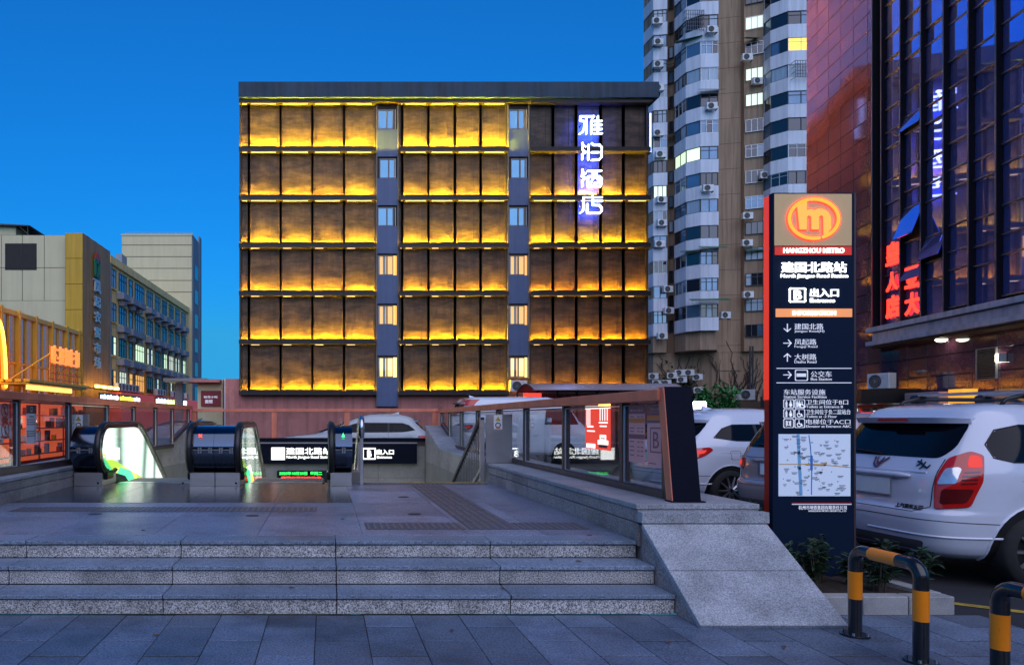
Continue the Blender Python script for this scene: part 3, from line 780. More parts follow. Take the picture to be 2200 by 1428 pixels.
def person(cx, y, skirt):
    e = MB(); c = lambda u, v: (X(cx + u), Z(y + v))
    stroke_flat(e, [c(0, -6), c(0, -5.6)], .009, F - .0005, .004, 6)
    stroke_flat(e, [c(0, -2.4), c(0, 1)], .018, F - .0005, .004, 4)
    if skirt: stroke_flat(e, [c(-2.2, 2.5), c(2.2, 2.5)], .013, F - .0005, .004, 4)
    stroke_flat(e, [c(-1, 3), c(-1, 7)], .006, F - .0005, .004, 4); stroke_flat(e, [c(1, 3), c(1, 7)], .006, F - .0005, .004, 4)
    e.build('person_icon', SP, py)
def wheelchair(cx, y):
    e = MB(); c = lambda u, v: (X(cx + u), Z(y + v))
    stroke_flat(e, [c(-1, -6), c(-1, -5.5)], .01, F - .0005, .004, 6)
    stroke_flat(e, [c(-1, -3), c(-.5, 1), c(4, 1), c(5, 5), c(7, 4.4)], .008, F - .0005, .004, 4)
    stroke_flat(e, [c(-3, -1), c(-5, 2), c(-4, 5.5), c(-1, 7), c(2, 6), c(3.4, 3.5)], .006, F - .0005, .004, 4)
    e.build('wheelchair_icon', SP, py)
for y, zh, en, e1, e2 in ((867, '卫生间位于B口', 'Toilets at Entrance B', 1821, 1810), (888, '卫生间位于负二层站台', 'Toilets at -2 Floor', 1826, 1797), (909, '电梯位于AC口', 'Elevator at Entrance A&C', 1826, 1827)):
    rounded(1683, 1704, y - 9, y + 9, .005, SP); rounded(1707, 1728, y - 9, y + 9, .005, SP)
    P2(zh, 1731, e1, y - 9, y + 2); P2(en, 1731, e2, y + 3.5, y + 9)
    if y < 900: person(1689, y, False); person(1698, y, True)
    else:
        e = MB(); e.box(X(1688), X(1690), F - .004, F, Z(y + 6), Z(y - 6)).box(X(1697), X(1699), F - .004, F, Z(y + 6), Z(y - 6)); stroke_flat(e, [(X(1691.5), Z(y - 4)), (X(1695.5), Z(y - 4)), (X(1695.5), Z(y + 4)), (X(1691.5), Z(y + 4)), (X(1691.5), Z(y - 4))], .005, F - .0005, .004, 4); e.build('lift_icon', SP, py)
    if y > 870: wheelchair(1717, y)
    else: person(1712, y, False); person(1717, y, True); wheelchair(1723.5, y + 1.5)
mp = MB().box(X(1672), X(1826), F - .006, F, Z(1065), Z(932)).build('area_map', 'map_paper', py)
mx_ = lambda u: X(1672 + u * 154); mz_ = lambda v: Z(932 + v * 133)
def mline(pts, w, m, nm, d=.0015):
    e = MB(); stroke_flat(e, [(mx_(u), mz_(v)) for u, v in pts], w, F - .0058, d, 5); e.build(nm, m, mp)
mline([(.27, .02), (.28, .3), (.29, .55), (.31, .97)], .028, 'map_river', 'river')
mline([(.42, .02), (.44, .2), (.46, .5), (.455, .97)], .009, 'map_blue', 'blue_line')
mline([(.455, .36), (.455, .57)], .022, 'map_blue', 'blue_station', .003)
mline([(.01, .485), (.35, .485), (.45, .49), (.66, .5), (.99, .535)], .007, 'map_orange', 'orange_line', .002)
mline([(.38, .49), (.64, .5), (.66, .465)], .017, 'map_orange', 'orange_station', .0025)
rs = random.Random(3)
for nm, m, n, w, h in (('place_names', 'map_ink', 70, .052, .006), ('blue_marks', 'map_blue', 12, .010, .010), ('red_marks', 'map_red', 9, .009, .010), ('green_marks', 'map_green', 8, .02, .011)):
    e = MB()
    for _ in range(n):
        u, v = rs.uniform(.05, .9), rs.uniform(.03, .97); ww = w * rs.uniform(.4, 1.1)
        e.box(mx_(u), mx_(u) + ww, F - .0075, F - .006, mz_(v), mz_(v) + h)
        if w > .05: e.box(mx_(u) + .005, mx_(u) + ww * .8, F - .0075, F - .006, mz_(v) - .011, mz_(v) - .006)
    e.build(nm, m, mp)['kind'] = 'stuff'
panel('footer_rule_red', 1701, 1829, 1079.5, 1081, 'sign_band_red', .002); panel('footer_rule', 1701, 1829, 1082, 1083.4, SP, .002)
P2('杭州市地铁集团有限责任公司', 1715, 1818, 1085, 1094); P2('HANGZHOU METRO GROUP CO., LTD', 1736, 1817, 1095, 1099)

# ------------------------------------------------------------------ U shaped barriers
def barrier(label, x, ya, yb):
    h, r, rad = .595, .085, .041
    path = [Vector((x, ya, 0)), Vector((x, ya, h - r))]
    path += [Vector((x, ya + (1 if yb > ya else -1) * (r - r * math.cos(a)), h - r + r * math.sin(a))) for a in [R(90) * k / 8 for k in range(1, 9)]]
    s = 1 if yb > ya else -1
    path += [Vector((x, yb - s * r * (1 - math.sin(a)), h - r + r * math.cos(a))) for a in [R(90) * k / 8 for k in range(0, 9)]]
    path += [Vector((x, yb, 0))]
    acc = [0]
    for p, q in zip(path, path[1:]): acc.append(acc[-1] + (q - p).length)
    L = acc[-1]
    def at(s_):
        for i in range(len(acc) - 1):
            if s_ <= acc[i + 1] + 1e-9: return path[i].lerp(path[i + 1], (s_ - acc[i]) / max(1e-9, acc[i + 1] - acc[i]))
        return path[-1]
    t = thing('hoop_barrier', label, 'barrier', (x, ya, 0), None, 'striped hoop barriers')
    w = abs(yb - ya); mid = L / 2
    cuts = [(0, .255, 0), (.255, .445, 1), (.445, mid - .105, 0), (mid - .105, mid + .115, 1), (mid + .115, L - .445, 0), (L - .445, L - .255, 1), (L - .255, L, 0)]
    for a, b2, c in cuts:
        ss = [a] + [q for q in acc if a + .002 < q < b2 - .002] + [b2]
        MB().tube([at(q) for q in ss], rad + (.0012 if c else 0), 24, caps=True).build('orange_band' if c else 'black_band', 'hazard_orange' if c else 'hazard_black', t, smooth=True).data.set_sharp_from_angle(angle=R(60))
    for y in (ya, yb):
        f = MB().lathe([(0, .012), (.085, .012), (.09, .008), (.09, 0), (0, 0)], 24, (x, y, .001)).build('flange', 'hazard_black', t)
        bo = MB()
        for k in range(4): bo.lathe([(0, .018), (.009, .018), (.009, 0)], 6, (x + .07 * math.cos(R(45 + 90 * k)), y + .07 * math.sin(R(45 + 90 * k)), .012))
        bo.build('bolts', 'steel', f)
barrier('black and orange striped hoop barrier next to the planter kerb', 3.68, 4.26, 4.79)
barrier('black and orange striped hoop barrier standing farther from the planter kerb', 3.66, 3.2, 3.74)

# ------------------------------------------------------------------ planter with kerb and leafy shrubs
pl = thing('planter_kerb', 'low granite kerb of the planting bed at the foot of the pylon sign', 'kerb', (4.3, 5.3, 0))
for i in range(3): MB().box(3.78 + .357 * i, 3.78 + .357 * i + .347, 5.30, 5.42, -.02, .135).build('kerb_stone', 'kerb_granite', pl, bevel=.006)
for i in range(9): MB().box(4.735, 4.855, 5.430 + .5 * i, 5.430 + .5 * i + .490, -.02, .135 + .001 * (i % 2)).build('kerb_stone', 'kerb_granite', pl, bevel=.006)
mb = MB(); n = 14
for i in range(n + 1):
    for j in range(n + 1):
        mb.v.append((3.76 + .99 * i / n, 5.41 + 4.5 * j / n, .09 + random.uniform(-.02, .03)))
for i in range(n):
    for j in range(n): mb.f.append((i * (n + 1) + j, (i + 1) * (n + 1) + j, (i + 1) * (n + 1) + j + 1, i * (n + 1) + j + 1))
struct(mb.build('planting_soil', 'soil', smooth=True))
def leaf(mb, p, d, L, w):
    d = Vector(d).normalized(); s = d.cross(Vector((0, 0, 1)))
    if s.length < .05: s = Vector((1, 0, 0))
    s.normalize(); u = s.cross(d); p = Vector(p)
    mb.add([p, p + d * L * .35 + s * w * .5 + u * .004, p + d * L * .75 + s * w * .34, p + d * L - u * L * .12, p + d * L * .75 - s * w * .34, p + d * L * .35 - s * w * .5 + u * .004, p + d * L * .45 - u * w * .12],
           [(0, 1, 6), (1, 2, 6), (2, 3, 6), (3, 4, 6), (4, 5, 6), (5, 0, 6)])
def shrub(x, y, h, stems, rnd, label, group):
    t = thing('shrub', label, 'shrub', (x, y, .1), None, group)
    lf, sm = MB(), MB()
    for k in range(stems):
        a = rnd.uniform(0, math.tau); hh = h * rnd.uniform(.6, 1); sp = rnd.uniform(.05, .28) * hh
        p0 = Vector((x + rnd.uniform(-.05, .05), y + rnd.uniform(-.05, .05), .08)); p2 = p0 + Vector((math.cos(a) * sp, math.sin(a) * sp, hh)); p1 = p0.lerp(p2, .5) + Vector((0, 0, .04))
        sm.tube([p0, p1, p2], [.006, .0045, .002], 4)
        m_ = int(9 + hh * 22)
        for q in range(m_):
            f = rnd.uniform(.25, 1); p = p0.lerp(p2, f) + Vector((0, 0, .03 * math.sin(f * 3)))
            b2 = rnd.uniform(0, math.tau)
            leaf(lf, p, (math.cos(b2), math.sin(b2), rnd.uniform(-.3, .8)), rnd.uniform(.05, .10), rnd.uniform(.022, .042))
    lf.build('leaves', 'leaf', t); sm.build('stem', 'stem', t)
rs = random.Random(11)
for i in range(11):
    shrub(3.95 + .09 * i - .22 * (i % 2) + (.1 if i % 3 else 0), 5.56 + .17 * (i % 3) + .1 * (i % 2), rs.uniform(.32, .54) * (1 if i < 7 else .7), 6, rs, 'dark leafy shrub in the planting bed below the pylon sign', 'shrubs below the pylon sign')
for i in range(8):
    shrub(4.0 + .085 * i, 6.6 + .3 * (i % 4), rs.uniform(.4, .6), 5, rs, 'dark leafy shrub in the planting bed behind the pylon sign', 'shrubs behind the pylon sign')

# ------------------------------------------------------------------ notices on the glass screens
pm('poster_pink', (.92, .42, .40), .5); pm('poster_orange', (.8, .22, .06), .5); pm('poster_plum', (.28, .10, .13), .5); pm('poster_white', (.72, .72, .74), .55); pm('poster_ink', (.10, .06, .07), .6); pm('poster_red', (.7, .08, .05), .5)
def side_frame(x, s):      # local (u along y, v up) sheet on a screen, facing the well; s = +1: sheet on the screen right of the well
    if s > 0: return lambda p: Vector((x + p.y, -p.x, p.z))
    return lambda p: Vector((x - p.y, p.x, p.z))
def sheet(name, label, s, x, ya, yb, z0_, z1_, items, base):
    """items: (kind, u0, u1, v0, v1, material[, words]); u and v run 0..1 over the sheet, left to right as read"""
    t = thing(name, label, 'poster', (x, (ya + yb) / 2, z0_))
    f = side_frame(x, s)
    U = (lambda u: -(yb + (ya - yb) * u)) if s > 0 else (lambda u: ya + (yb - ya) * u)
    V = lambda v: z0_ + (z1_ - z0_) * v
    def rect(u0, u1, v0, v1, m, d, nm):
        a = MB().box(U(u0), U(u1), -d, -d + .0015, V(v0), V(v1)); a.v = [tuple(f(Vector(p))) for p in a.v]
        a.build(nm, m, t, fix=True)
    rect(0, 1, 0, 1, base, .0015, 'sheet')
    for it in items:
        if it[0] == 'rect': rect(*it[1:5], it[5], .003, 'band')
        elif it[0] == 'text': lettering(it[6], U(it[1]), U(it[2]), V(it[3]), V(it[4]), -.0016, it[5], t, .0, .002, frame=f)
        elif it[0] == 'ring':
            e = MB(); cu, cv, rr = (U(it[1]) + U(it[2])) / 2, (V(it[3]) + V(it[4])) / 2, abs(U(it[2]) - U(it[1])) / 2
            stroke_flat(e, [(cu + rr * math.cos(k * math.tau / 16), cv + rr * math.sin(k * math.tau / 16)) for k in range(17)], rr * .22, -.0016, .002, 4)
            stroke_flat(e, [(cu - rr * .6, cv + rr * .6), (cu + rr * .6, cv - rr * .6)], rr * .2, -.0016, .002, 4)
            e.v = [tuple(f(Vector(p))) for p in e.v]; e.build('prohibition_ring', it[5], t, fix=True)
            e = MB(); stroke_flat(e, [(cu, cv + rr * .45), (cu - rr * .1, cv), (cu + rr * .2, cv - rr * .5)], rr * .3, -.001, .002, 4)
            e.v = [tuple(f(Vector(p))) for p in e.v]; e.build('figure', 'poster_ink', t, fix=True)
        elif it[0] == 'frame':
            e = MB(); u0, u1, v0, v1 = U(it[1]), U(it[2]), V(it[3]), V(it[4])
            stroke_flat(e, [(u0, v0), (u1, v0), (u1, v1), (u0, v1), (u0, v0)], .012, -.0016, .002, 5)
            e.v = [tuple(f(Vector(p))) for p in e.v]; e.build('frame_line', it[5], t, fix=True)
    return t
XG = 3.16 - .0095
rows = [('text', .1, .9, .90, .94, 'poster_pink', '建国北路站'), ('rect', 0, 1, .86, 1, 'poster_plum'), ('rect', 0, 1, .70, .78, 'poster_orange'), ('rect', 0, 1, .42, .50, 'poster_plum')]
for k, v in enumerate((.80, .60, .54, .36, .27, .20, .12)): rows += [('rect', .08, .34, v, v + .016, 'poster_plum'), ('rect', .55, .68, v, v + .016, 'poster_plum'), ('rect', .76, .9, v, v + .016, 'poster_plum')]
sheet('timetable_poster', 'pink timetable poster with orange and plum bands on the glass beside the B poster', 1, XG, 6.80, 7.16, 1.06, 1.635, rows, 'poster_pink')
sheet('exit_poster', 'pink poster with a large framed letter B on the end pane of the glass screen', 1, XG, 6.39, 6.75, 1.04, 1.645,
      [('rect', 0, 1, .82, 1, 'poster_plum'), ('text', .2, .8, .90, .935, 'poster_pink', '建国北路站'), ('text', .15, .85, .865, .88, 'poster_pink', 'North Jianguo Road Station'), ('rect', 0, 1, .75, .82, 'poster_orange'), ('rect', 0, 1, .70, .745, 'poster_plum'),
       ('frame', .2, .8, .24, .62, 'poster_plum'), ('text', .34, .66, .30, .56, 'poster_plum', 'B'), ('rect', .1, .5, .05, .062, 'poster_plum')], 'poster_pink')
em('reflection_red', (1, .06, .03), .6, (.6, .05, .03)); em('banner_white', (1, .95, .9), 1.1); em('banner_gold', (1, .65, .1), 1.6)  # glowing colours painting the reflection of a lit red sign
refl_items = [('rect', .0, 1, .93, 1, 'banner_white'), ('rect', .55, 1, .985, 1.06, 'banner_gold'), ('rect', .08, .34, .50, .54, 'banner_white'), ('rect', .08, .40, .40, .43, 'banner_white'), ('rect', .56, .9, .60, .63, 'banner_white'), ('rect', .60, .86, .52, .55, 'banner_white')]  # banner colours paint the sign's reflection
for k in range(4): refl_items += [('rect', .06 + .045 * k, .075 + .045 * k, .55, .93, 'banner_white'), ('rect', .60 + .09 * k, .625 + .09 * k, .66, .93, 'banner_white')]
refl_items += [('rect', .52, .92, .12, .22, 'banner_white'), ('rect', .60, .84, .22, .34, 'banner_white'), ('rect', .05, .42, .02, .12, 'banner_white'), ('rect', .64, .80, .24, .28, 'poster_ink'), ('rect', .56, .88, .05, .11, 'poster_ink')]
sheet('sign_reflection', 'glowing red and white painted reflection of a sign on the bronze glass screen', 1, XG, 7.62, 8.36, 1.15, 1.655, refl_items, 'reflection_red')
xl = lambda y: lineL(y) + .0095
info = [('rect', 0, 1, .78, 1, 'poster_ink'), ('frame', .42, .58, .84, .95, 'poster_white'), ('rect', .28, .72, .69, .715, 'poster_ink'), ('rect', .3, .7, .665, .675, 'poster_ink')]
for v in (.60, .54, .48, .30, .24, .18): info += [('rect', .08, .2, v, v + .035, 'poster_ink'), ('rect', .26, .88, v + .016, v + .030, 'poster_ink'), ('rect', .26, .8, v, v + .007, 'poster_ink')]
sheet('notice_poster', 'white information poster with dark header on the escalator glass screen', -1, xl(9.78), 9.62, 9.95, 1.155, 1.70, info, 'poster_white')
warn = [('rect', .0, 1, .0, .02, 'poster_red')]
for k in range(3): warn += [('ring', .06 + .32 * k, .30 + .32 * k, .5, .85, 'poster_red'), ('rect', .06 + .32 * k, .30 + .32 * k, .12, .32, 'poster_red')]
sheet('warning_poster', 'pink prohibition notice with three red ring symbols on the glass screen', -1, xl(8.9), 8.45, 9.2, 1.43, 1.70, warn, 'poster_pink')
sheet('warning_poster', 'small white prohibition sticker with one red ring under the pink notice', -1, xl(8.95), 8.9, 9.25, 1.24, 1.42, [('ring', .2, .8, .35, .95, 'poster_red'), ('rect', .15, .85, .06, .22, 'poster_red')], 'poster_white')

# a few fallen leaves on the paving and the ramp
pm('dry_leaf', (.16, .07, .03), .8, 0, .4, 30)
rs = random.Random(8)
for x, y, z in ((3.05, 5.42, .335), (2.1, 5.80, .303), (1.9, 5.85, .303), (.9, 4.9, .004), (-1.2, 4.75, .004), (2.3, 4.6, .004), (-.3, 5.5, .153), (1.4, 5.45, .153), (-1.7, 6.5, .453), (.2, 7.2, .453), (2.4, 6.2, .453), (4.3, 4.9, .004), (3.0, 4.5, .004)):
    e = MB(); a = rs.uniform(0, math.tau); leaf(e, (x, y, z + .004), (math.cos(a), math.sin(a), .1 if z != .335 else -.3), .055, .03)
    tag(e.build('fallen_leaf', 'dry_leaf'), 'small dry brown leaf lying on the granite paving or steps', 'leaf', 'fallen leaves on the granite')
# ------------------------------------------------------------------ cars
def car_paint(name, c, metal=0.0, dirt=.12):
    m = pm(name, c, .22, metal, .04, 1.5, coat=1.0, dirt=(2.2, .55, dirt)); return m
car_paint('paint_white', (.68, .73, .84)); car_paint('paint_silver', (.50, .42, .41), .35); car_paint('paint_black', (.012, .012, .015)); car_paint('paint_pearl', (.68, .68, .70))
car_paint('paint_taxi', (.30, .45, .62))
pm('car_glass', (.004, .005, .008), .05, 0, .1, 2, spec=.22)
pm('tail_red', (.60, .012, .008), .12, 0, .25, 6, coat=1)
em('tail_lit', (1, .05, .02), .55, (.5, .02, .01))
pm('tail_clear', (.75, .75, .78), .10, .6, .3, 25)
pm('tail_dark', (.12, .005, .006), .15, 0, .3, 9, coat=1)
pm('chrome', (.75, .75, .76), .12, 1, .05, 3)
pm('plate', (.86, .97, .98), .45)
pm('tyre', (.02, .02, .021), .85, 0, .3, 9); pm('alloy', (.5, .5, .52), .3, .9)
pm('seam', (.03, .03, .035), .6)
pm('bumper_grey', (.10, .10, .105), .55)
pm('headlamp', (.65, .68, .7), .08, .4)
pm('trim_black', (.012, .012, .013), .4)

def smoothstep_interp(tab, z):
    zs = [p[0] for p in tab]
    if z <= zs[0]: return tab[0][1:]
    if z >= zs[-1]: return tab[-1][1:]
    for i in range(len(tab) - 1):
        if zs[i] <= z <= zs[i + 1]:
            # monotone-ish cubic (Catmull-Rom on the table)
            p1, p2 = tab[i], tab[i + 1]; p0 = tab[i - 1] if i else p1; p3 = tab[i + 2] if i + 2 < len(tab) else p2
            h = p2[0] - p1[0]; t = (z - p1[0]) / h; out = []
            for k in range(1, len(p1)):
                d = (p2[k] - p1[k]) / h
                m1 = ((p2[k] - p0[k]) / (p2[0] - p0[0])) if i else d
                m2 = ((p3[k] - p1[k]) / (p3[0] - p1[0])) if i + 2 < len(tab) else d
                if abs(d) < 1e-9: m1 = m2 = 0
                else:
                    m1 = max(min(m1 / d, 2.5), 0) * d; m2 = max(min(m2 / d, 2.5), 0) * d
                a = 2 * t ** 3 - 3 * t ** 2 + 1; b = t ** 3 - 2 * t ** 2 + t; c = -2 * t ** 3 + 3 * t ** 2; e = t ** 3 - t ** 2
                out.append(a * p1[k] + b * h * m1 + c * p2[k] + e * h * m2)
            return out

class Car:
    """a shell lofted from horizontal plan sections: table rows are (z, rear x, front x, half width); x runs forward, y left"""
    def __init__(self, tab, n=7.0):
        self.tab, self.n = tab, n
    def sec(self, z): return smoothstep_interp(self.tab, z)
    def rear(self, y, z):
        xr, xf, w = self.sec(z); xc, a = (xr + xf) / 2, (xf - xr) / 2
        return Vector((xc - a * max(0, 1 - min(1, abs(y) / w) ** self.n) ** (1 / self.n), y, z))
    def front(self, y, z):
        xr, xf, w = self.sec(z); xc, a = (xr + xf) / 2, (xf - xr) / 2
        return Vector((xc + a * max(0, 1 - min(1, abs(y) / w) ** self.n) ** (1 / self.n), y, z))
    def side(self, x, z, s):
        xr, xf, w = self.sec(z); xc, a = (xr + xf) / 2, (xf - xr) / 2
        return Vector((x, s * w * max(0, 1 - min(1, abs(x - xc) / a) ** self.n) ** (1 / self.n), z))
    def arc(self, u, z, s):
        """u metres round the body from the middle of the tail towards side s"""
        xr, xf, w = self.sec(z); xc, a = (xr + xf) / 2, (xf - xr) / 2; n = self.n
        prev = Vector((xr, 0)); acc = 0.0; k = 0
        N = 64
        for i in range(1, N + 1):
            t = math.pi / 2 * i / N
            # superellipse quarter: tail middle (t=0) to side middle (t=90 deg)
            p = Vector((xc - a * math.cos(t) ** (2 / n), w * math.sin(t) ** (2 / n)))
            d = (p - prev).length
            if acc + d >= u:
                f = (u - acc) / max(d, 1e-9); q = prev.lerp(p, f); return Vector((q.x, s * q.y, z))
            acc += d; prev = p
        return Vector((xc + 0, s * w, z))
    def body(self, name, mat, parent, nz=56, nr=132):
        z0, z1 = self.tab[0][0], self.tab[-1][0]; vs, fs = [], []
        zl = sorted(set([z0 + (z1 - z0) * i / nz for i in range(nz + 1)] + [r[0] for r in self.tab]))
        zl = [z for i, z in enumerate(zl) if i == 0 or z - zl[i - 1] > 1e-4]
        for z in zl:
            xr, xf, w = self.sec(z); xc, a = (xr + xf) / 2, (xf - xr) / 2
            for k in range(nr):
                t = math.tau * (k + .5) / nr; c, s = math.cos(t), math.sin(t)
                vs.append((xc + a * math.copysign(abs(c) ** (2 / self.n), c), w * math.copysign(abs(s) ** (2 / self.n), s), z))
        for i in range(len(zl) - 1):
            for k in range(nr):
                l = (k + 1) % nr; fs.append((i * nr + k, i * nr + l, (i + 1) * nr + l, (i + 1) * nr + k))
        fs.append(tuple(range(nr))[::-1]); fs.append(tuple((len(zl) - 1) * nr + k for k in range(nr)))
        mb = MB(); mb.v, mb.f = vs, fs
        return mb.build(name, mat, parent, smooth=True)
    def decal(self, name, fn, poly, mat, parent, off=.004, cell=.06, hole=None):
        """a panel cut to poly (a, b) and laid on the shell by fn(a, b), standing off its surface"""
        bm = bmesh.new()
        f = bm.faces.new([bm.verts.new((p[0], p[1], 0)) for p in poly])
        for ax in (0, 1):
            lo, hi = min(p[ax] for p in poly), max(p[ax] for p in poly); k = int((hi - lo) / cell)
            for i in range(1, k + 1):
                co = [0, 0, 0]; co[ax] = lo + (hi - lo) * i / (k + 1); no = [0, 0, 0]; no[ax] = 1
                bmesh.ops.bisect_plane(bm, geom=bm.verts[:] + bm.edges[:] + bm.faces[:], plane_co=co, plane_no=no, dist=1e-6)
        h = 1e-3; ctr = Vector(((self.tab[0][1] + self.tab[0][2]) / 2, 0, .8)); new = []
        for v in bm.verts:
            a, b = v.co.x, v.co.y; p = fn(a, b); da = fn(a + h, b) - fn(a - h, b); db = fn(a, b + h) - fn(a, b - h)
            nn = da.cross(db)
            if nn.length < 1e-12: nn = p - ctr
            nn.normalize()
            if nn.dot(p - Vector((min(max(p.x, self.tab[0][1] + .6), self.tab[0][2] - .6), 0, min(p.z, 1.0)))) < 0: nn = -nn
            new.append((p, nn))
        bm.verts.index_update(); bm.verts.ensure_lookup_table()
        top = [p + nn * off for p, nn in new]; fs = [tuple(v.index for v in f.verts) for f in bm.faces]
        low = {}
        vs = list(top)
        for e in bm.edges:
            if len(e.link_faces) == 1:
                q = []
                for v in e.verts:
                    if v.index not in low:
                        low[v.index] = len(vs); vs.append(new[v.index][0] - new[v.index][1] * .006)
                    q.append(v.index)
                fs.append((q[0], q[1], low[q[1]], low[q[0]]))
        bm.free(); bm = bmesh.new()
        bv = [bm.verts.new(p) for p in vs]
        for f in fs:
            try: bm.faces.new([bv[i] for i in f])
            except ValueError: pass
        bmesh.ops.recalc_face_normals(bm, faces=bm.faces)
        me = bpy.data.meshes.new(name); bm.to_mesh(me); bm.free(); me.shade_smooth(); me.set_sharp_from_angle(angle=R(35))
        return link(name, me, mat, parent)
    def line(self, name, fn, pts, parent, r=.004, mat='seam'):
        out = []
        for a, b in zip(pts, pts[1:]):
            n = max(2, int(max(abs(b[0] - a[0]), abs(b[1] - a[1])) / .05))
            for i in range(n): out.append(fn(a[0] + (b[0] - a[0]) * i / n, a[1] + (b[1] - a[1]) * i / n))
        out.append(fn(*pts[-1]))
        return MB().tube(out, r, 5).build(name, mat, parent)

def rounded_poly(pts, r=.04, n=4):
    out = []; m = len(pts)
    for i in range(m):
        p0, p1, p2 = Vector(pts[i - 1]), Vector(pts[i]), Vector(pts[(i + 1) % m])
        a, b = (p0 - p1), (p2 - p1); k = min(r, a.length * .45, b.length * .45)
        a.normalize(); b.normalize(); s, e = p1 + a * k, p1 + b * k
        for j in range(n + 1):
            t = j / n; out.append(tuple(s * (1 - t) ** 2 + p1 * 2 * t * (1 - t) + e * t * t))
    return out

def wheel(parent, x, s, w, r=.345):
    y = s * (w - .10)
    o = MB()
    prof = [(r - .10, -.11), (r - .015, -.105), (r, -.075), (r, .075), (r - .015, .105), (r - .10, .11)]
    t = MB().lathe(prof, 32); t.v = [(x + a, y + c, r + b) for a, b, c in t.v]; ty = t.build('wheel', 'tyre', parent, smooth=True)
    rim = MB(); ro = s * .085
    prof = [(.02, .0), (.05, .01), (r - .11, -.04), (r - .095, .02), (r - .09, .0)]
    rim.lathe([(0, -.05), (r - .12, -.05), (r - .10, .0), (r - .09, .012), (r - .10, .012)], 28)
    rim.v = [(x + a, y + ro + s * c, r + b) for a, b, c in rim.v]; rim.build('rim', 'tail_clear' if False else 'dark_metal', ty)
    sp = MB()
    for k in range(10):
        a = k * math.tau / 10; ca, sa = math.cos(a), math.sin(a); b2 = .012
        sp.tube([(x + ca * .03, y + ro + s * .012, r + sa * .03), (x + ca * (r - .11), y + ro + s * .004, r + sa * (r - .11))], [.022, .016], 5)
    sp.lathe([(0, .02), (.05, .018), (.055, 0)], 14, (0, 0, 0)) if False else None
    sp.build('spokes', 'alloy', ty)

SUV = [(.24, .16, 4.40, .74), (.30, .07, 4.52, .82), (.42, .02, 4.58, .865), (.56, .0, 4.60, .88), (.66, .01, 4.60, .885), (.70, .055, 4.59, .887), (.90, .075, 4.53, .887), (1.00, .095, 4.40, .88), (1.06, .12, 4.02, .868), (1.12, .155, 3.48, .85), (1.20, .20, 3.30, .83), (1.40, .33, 2.82, .765), (1.54, .43, 2.46, .705), (1.62, .50, 2.18, .655), (1.665, .62, 1.95, .58), (1.69, .85, 1.75, .42)]

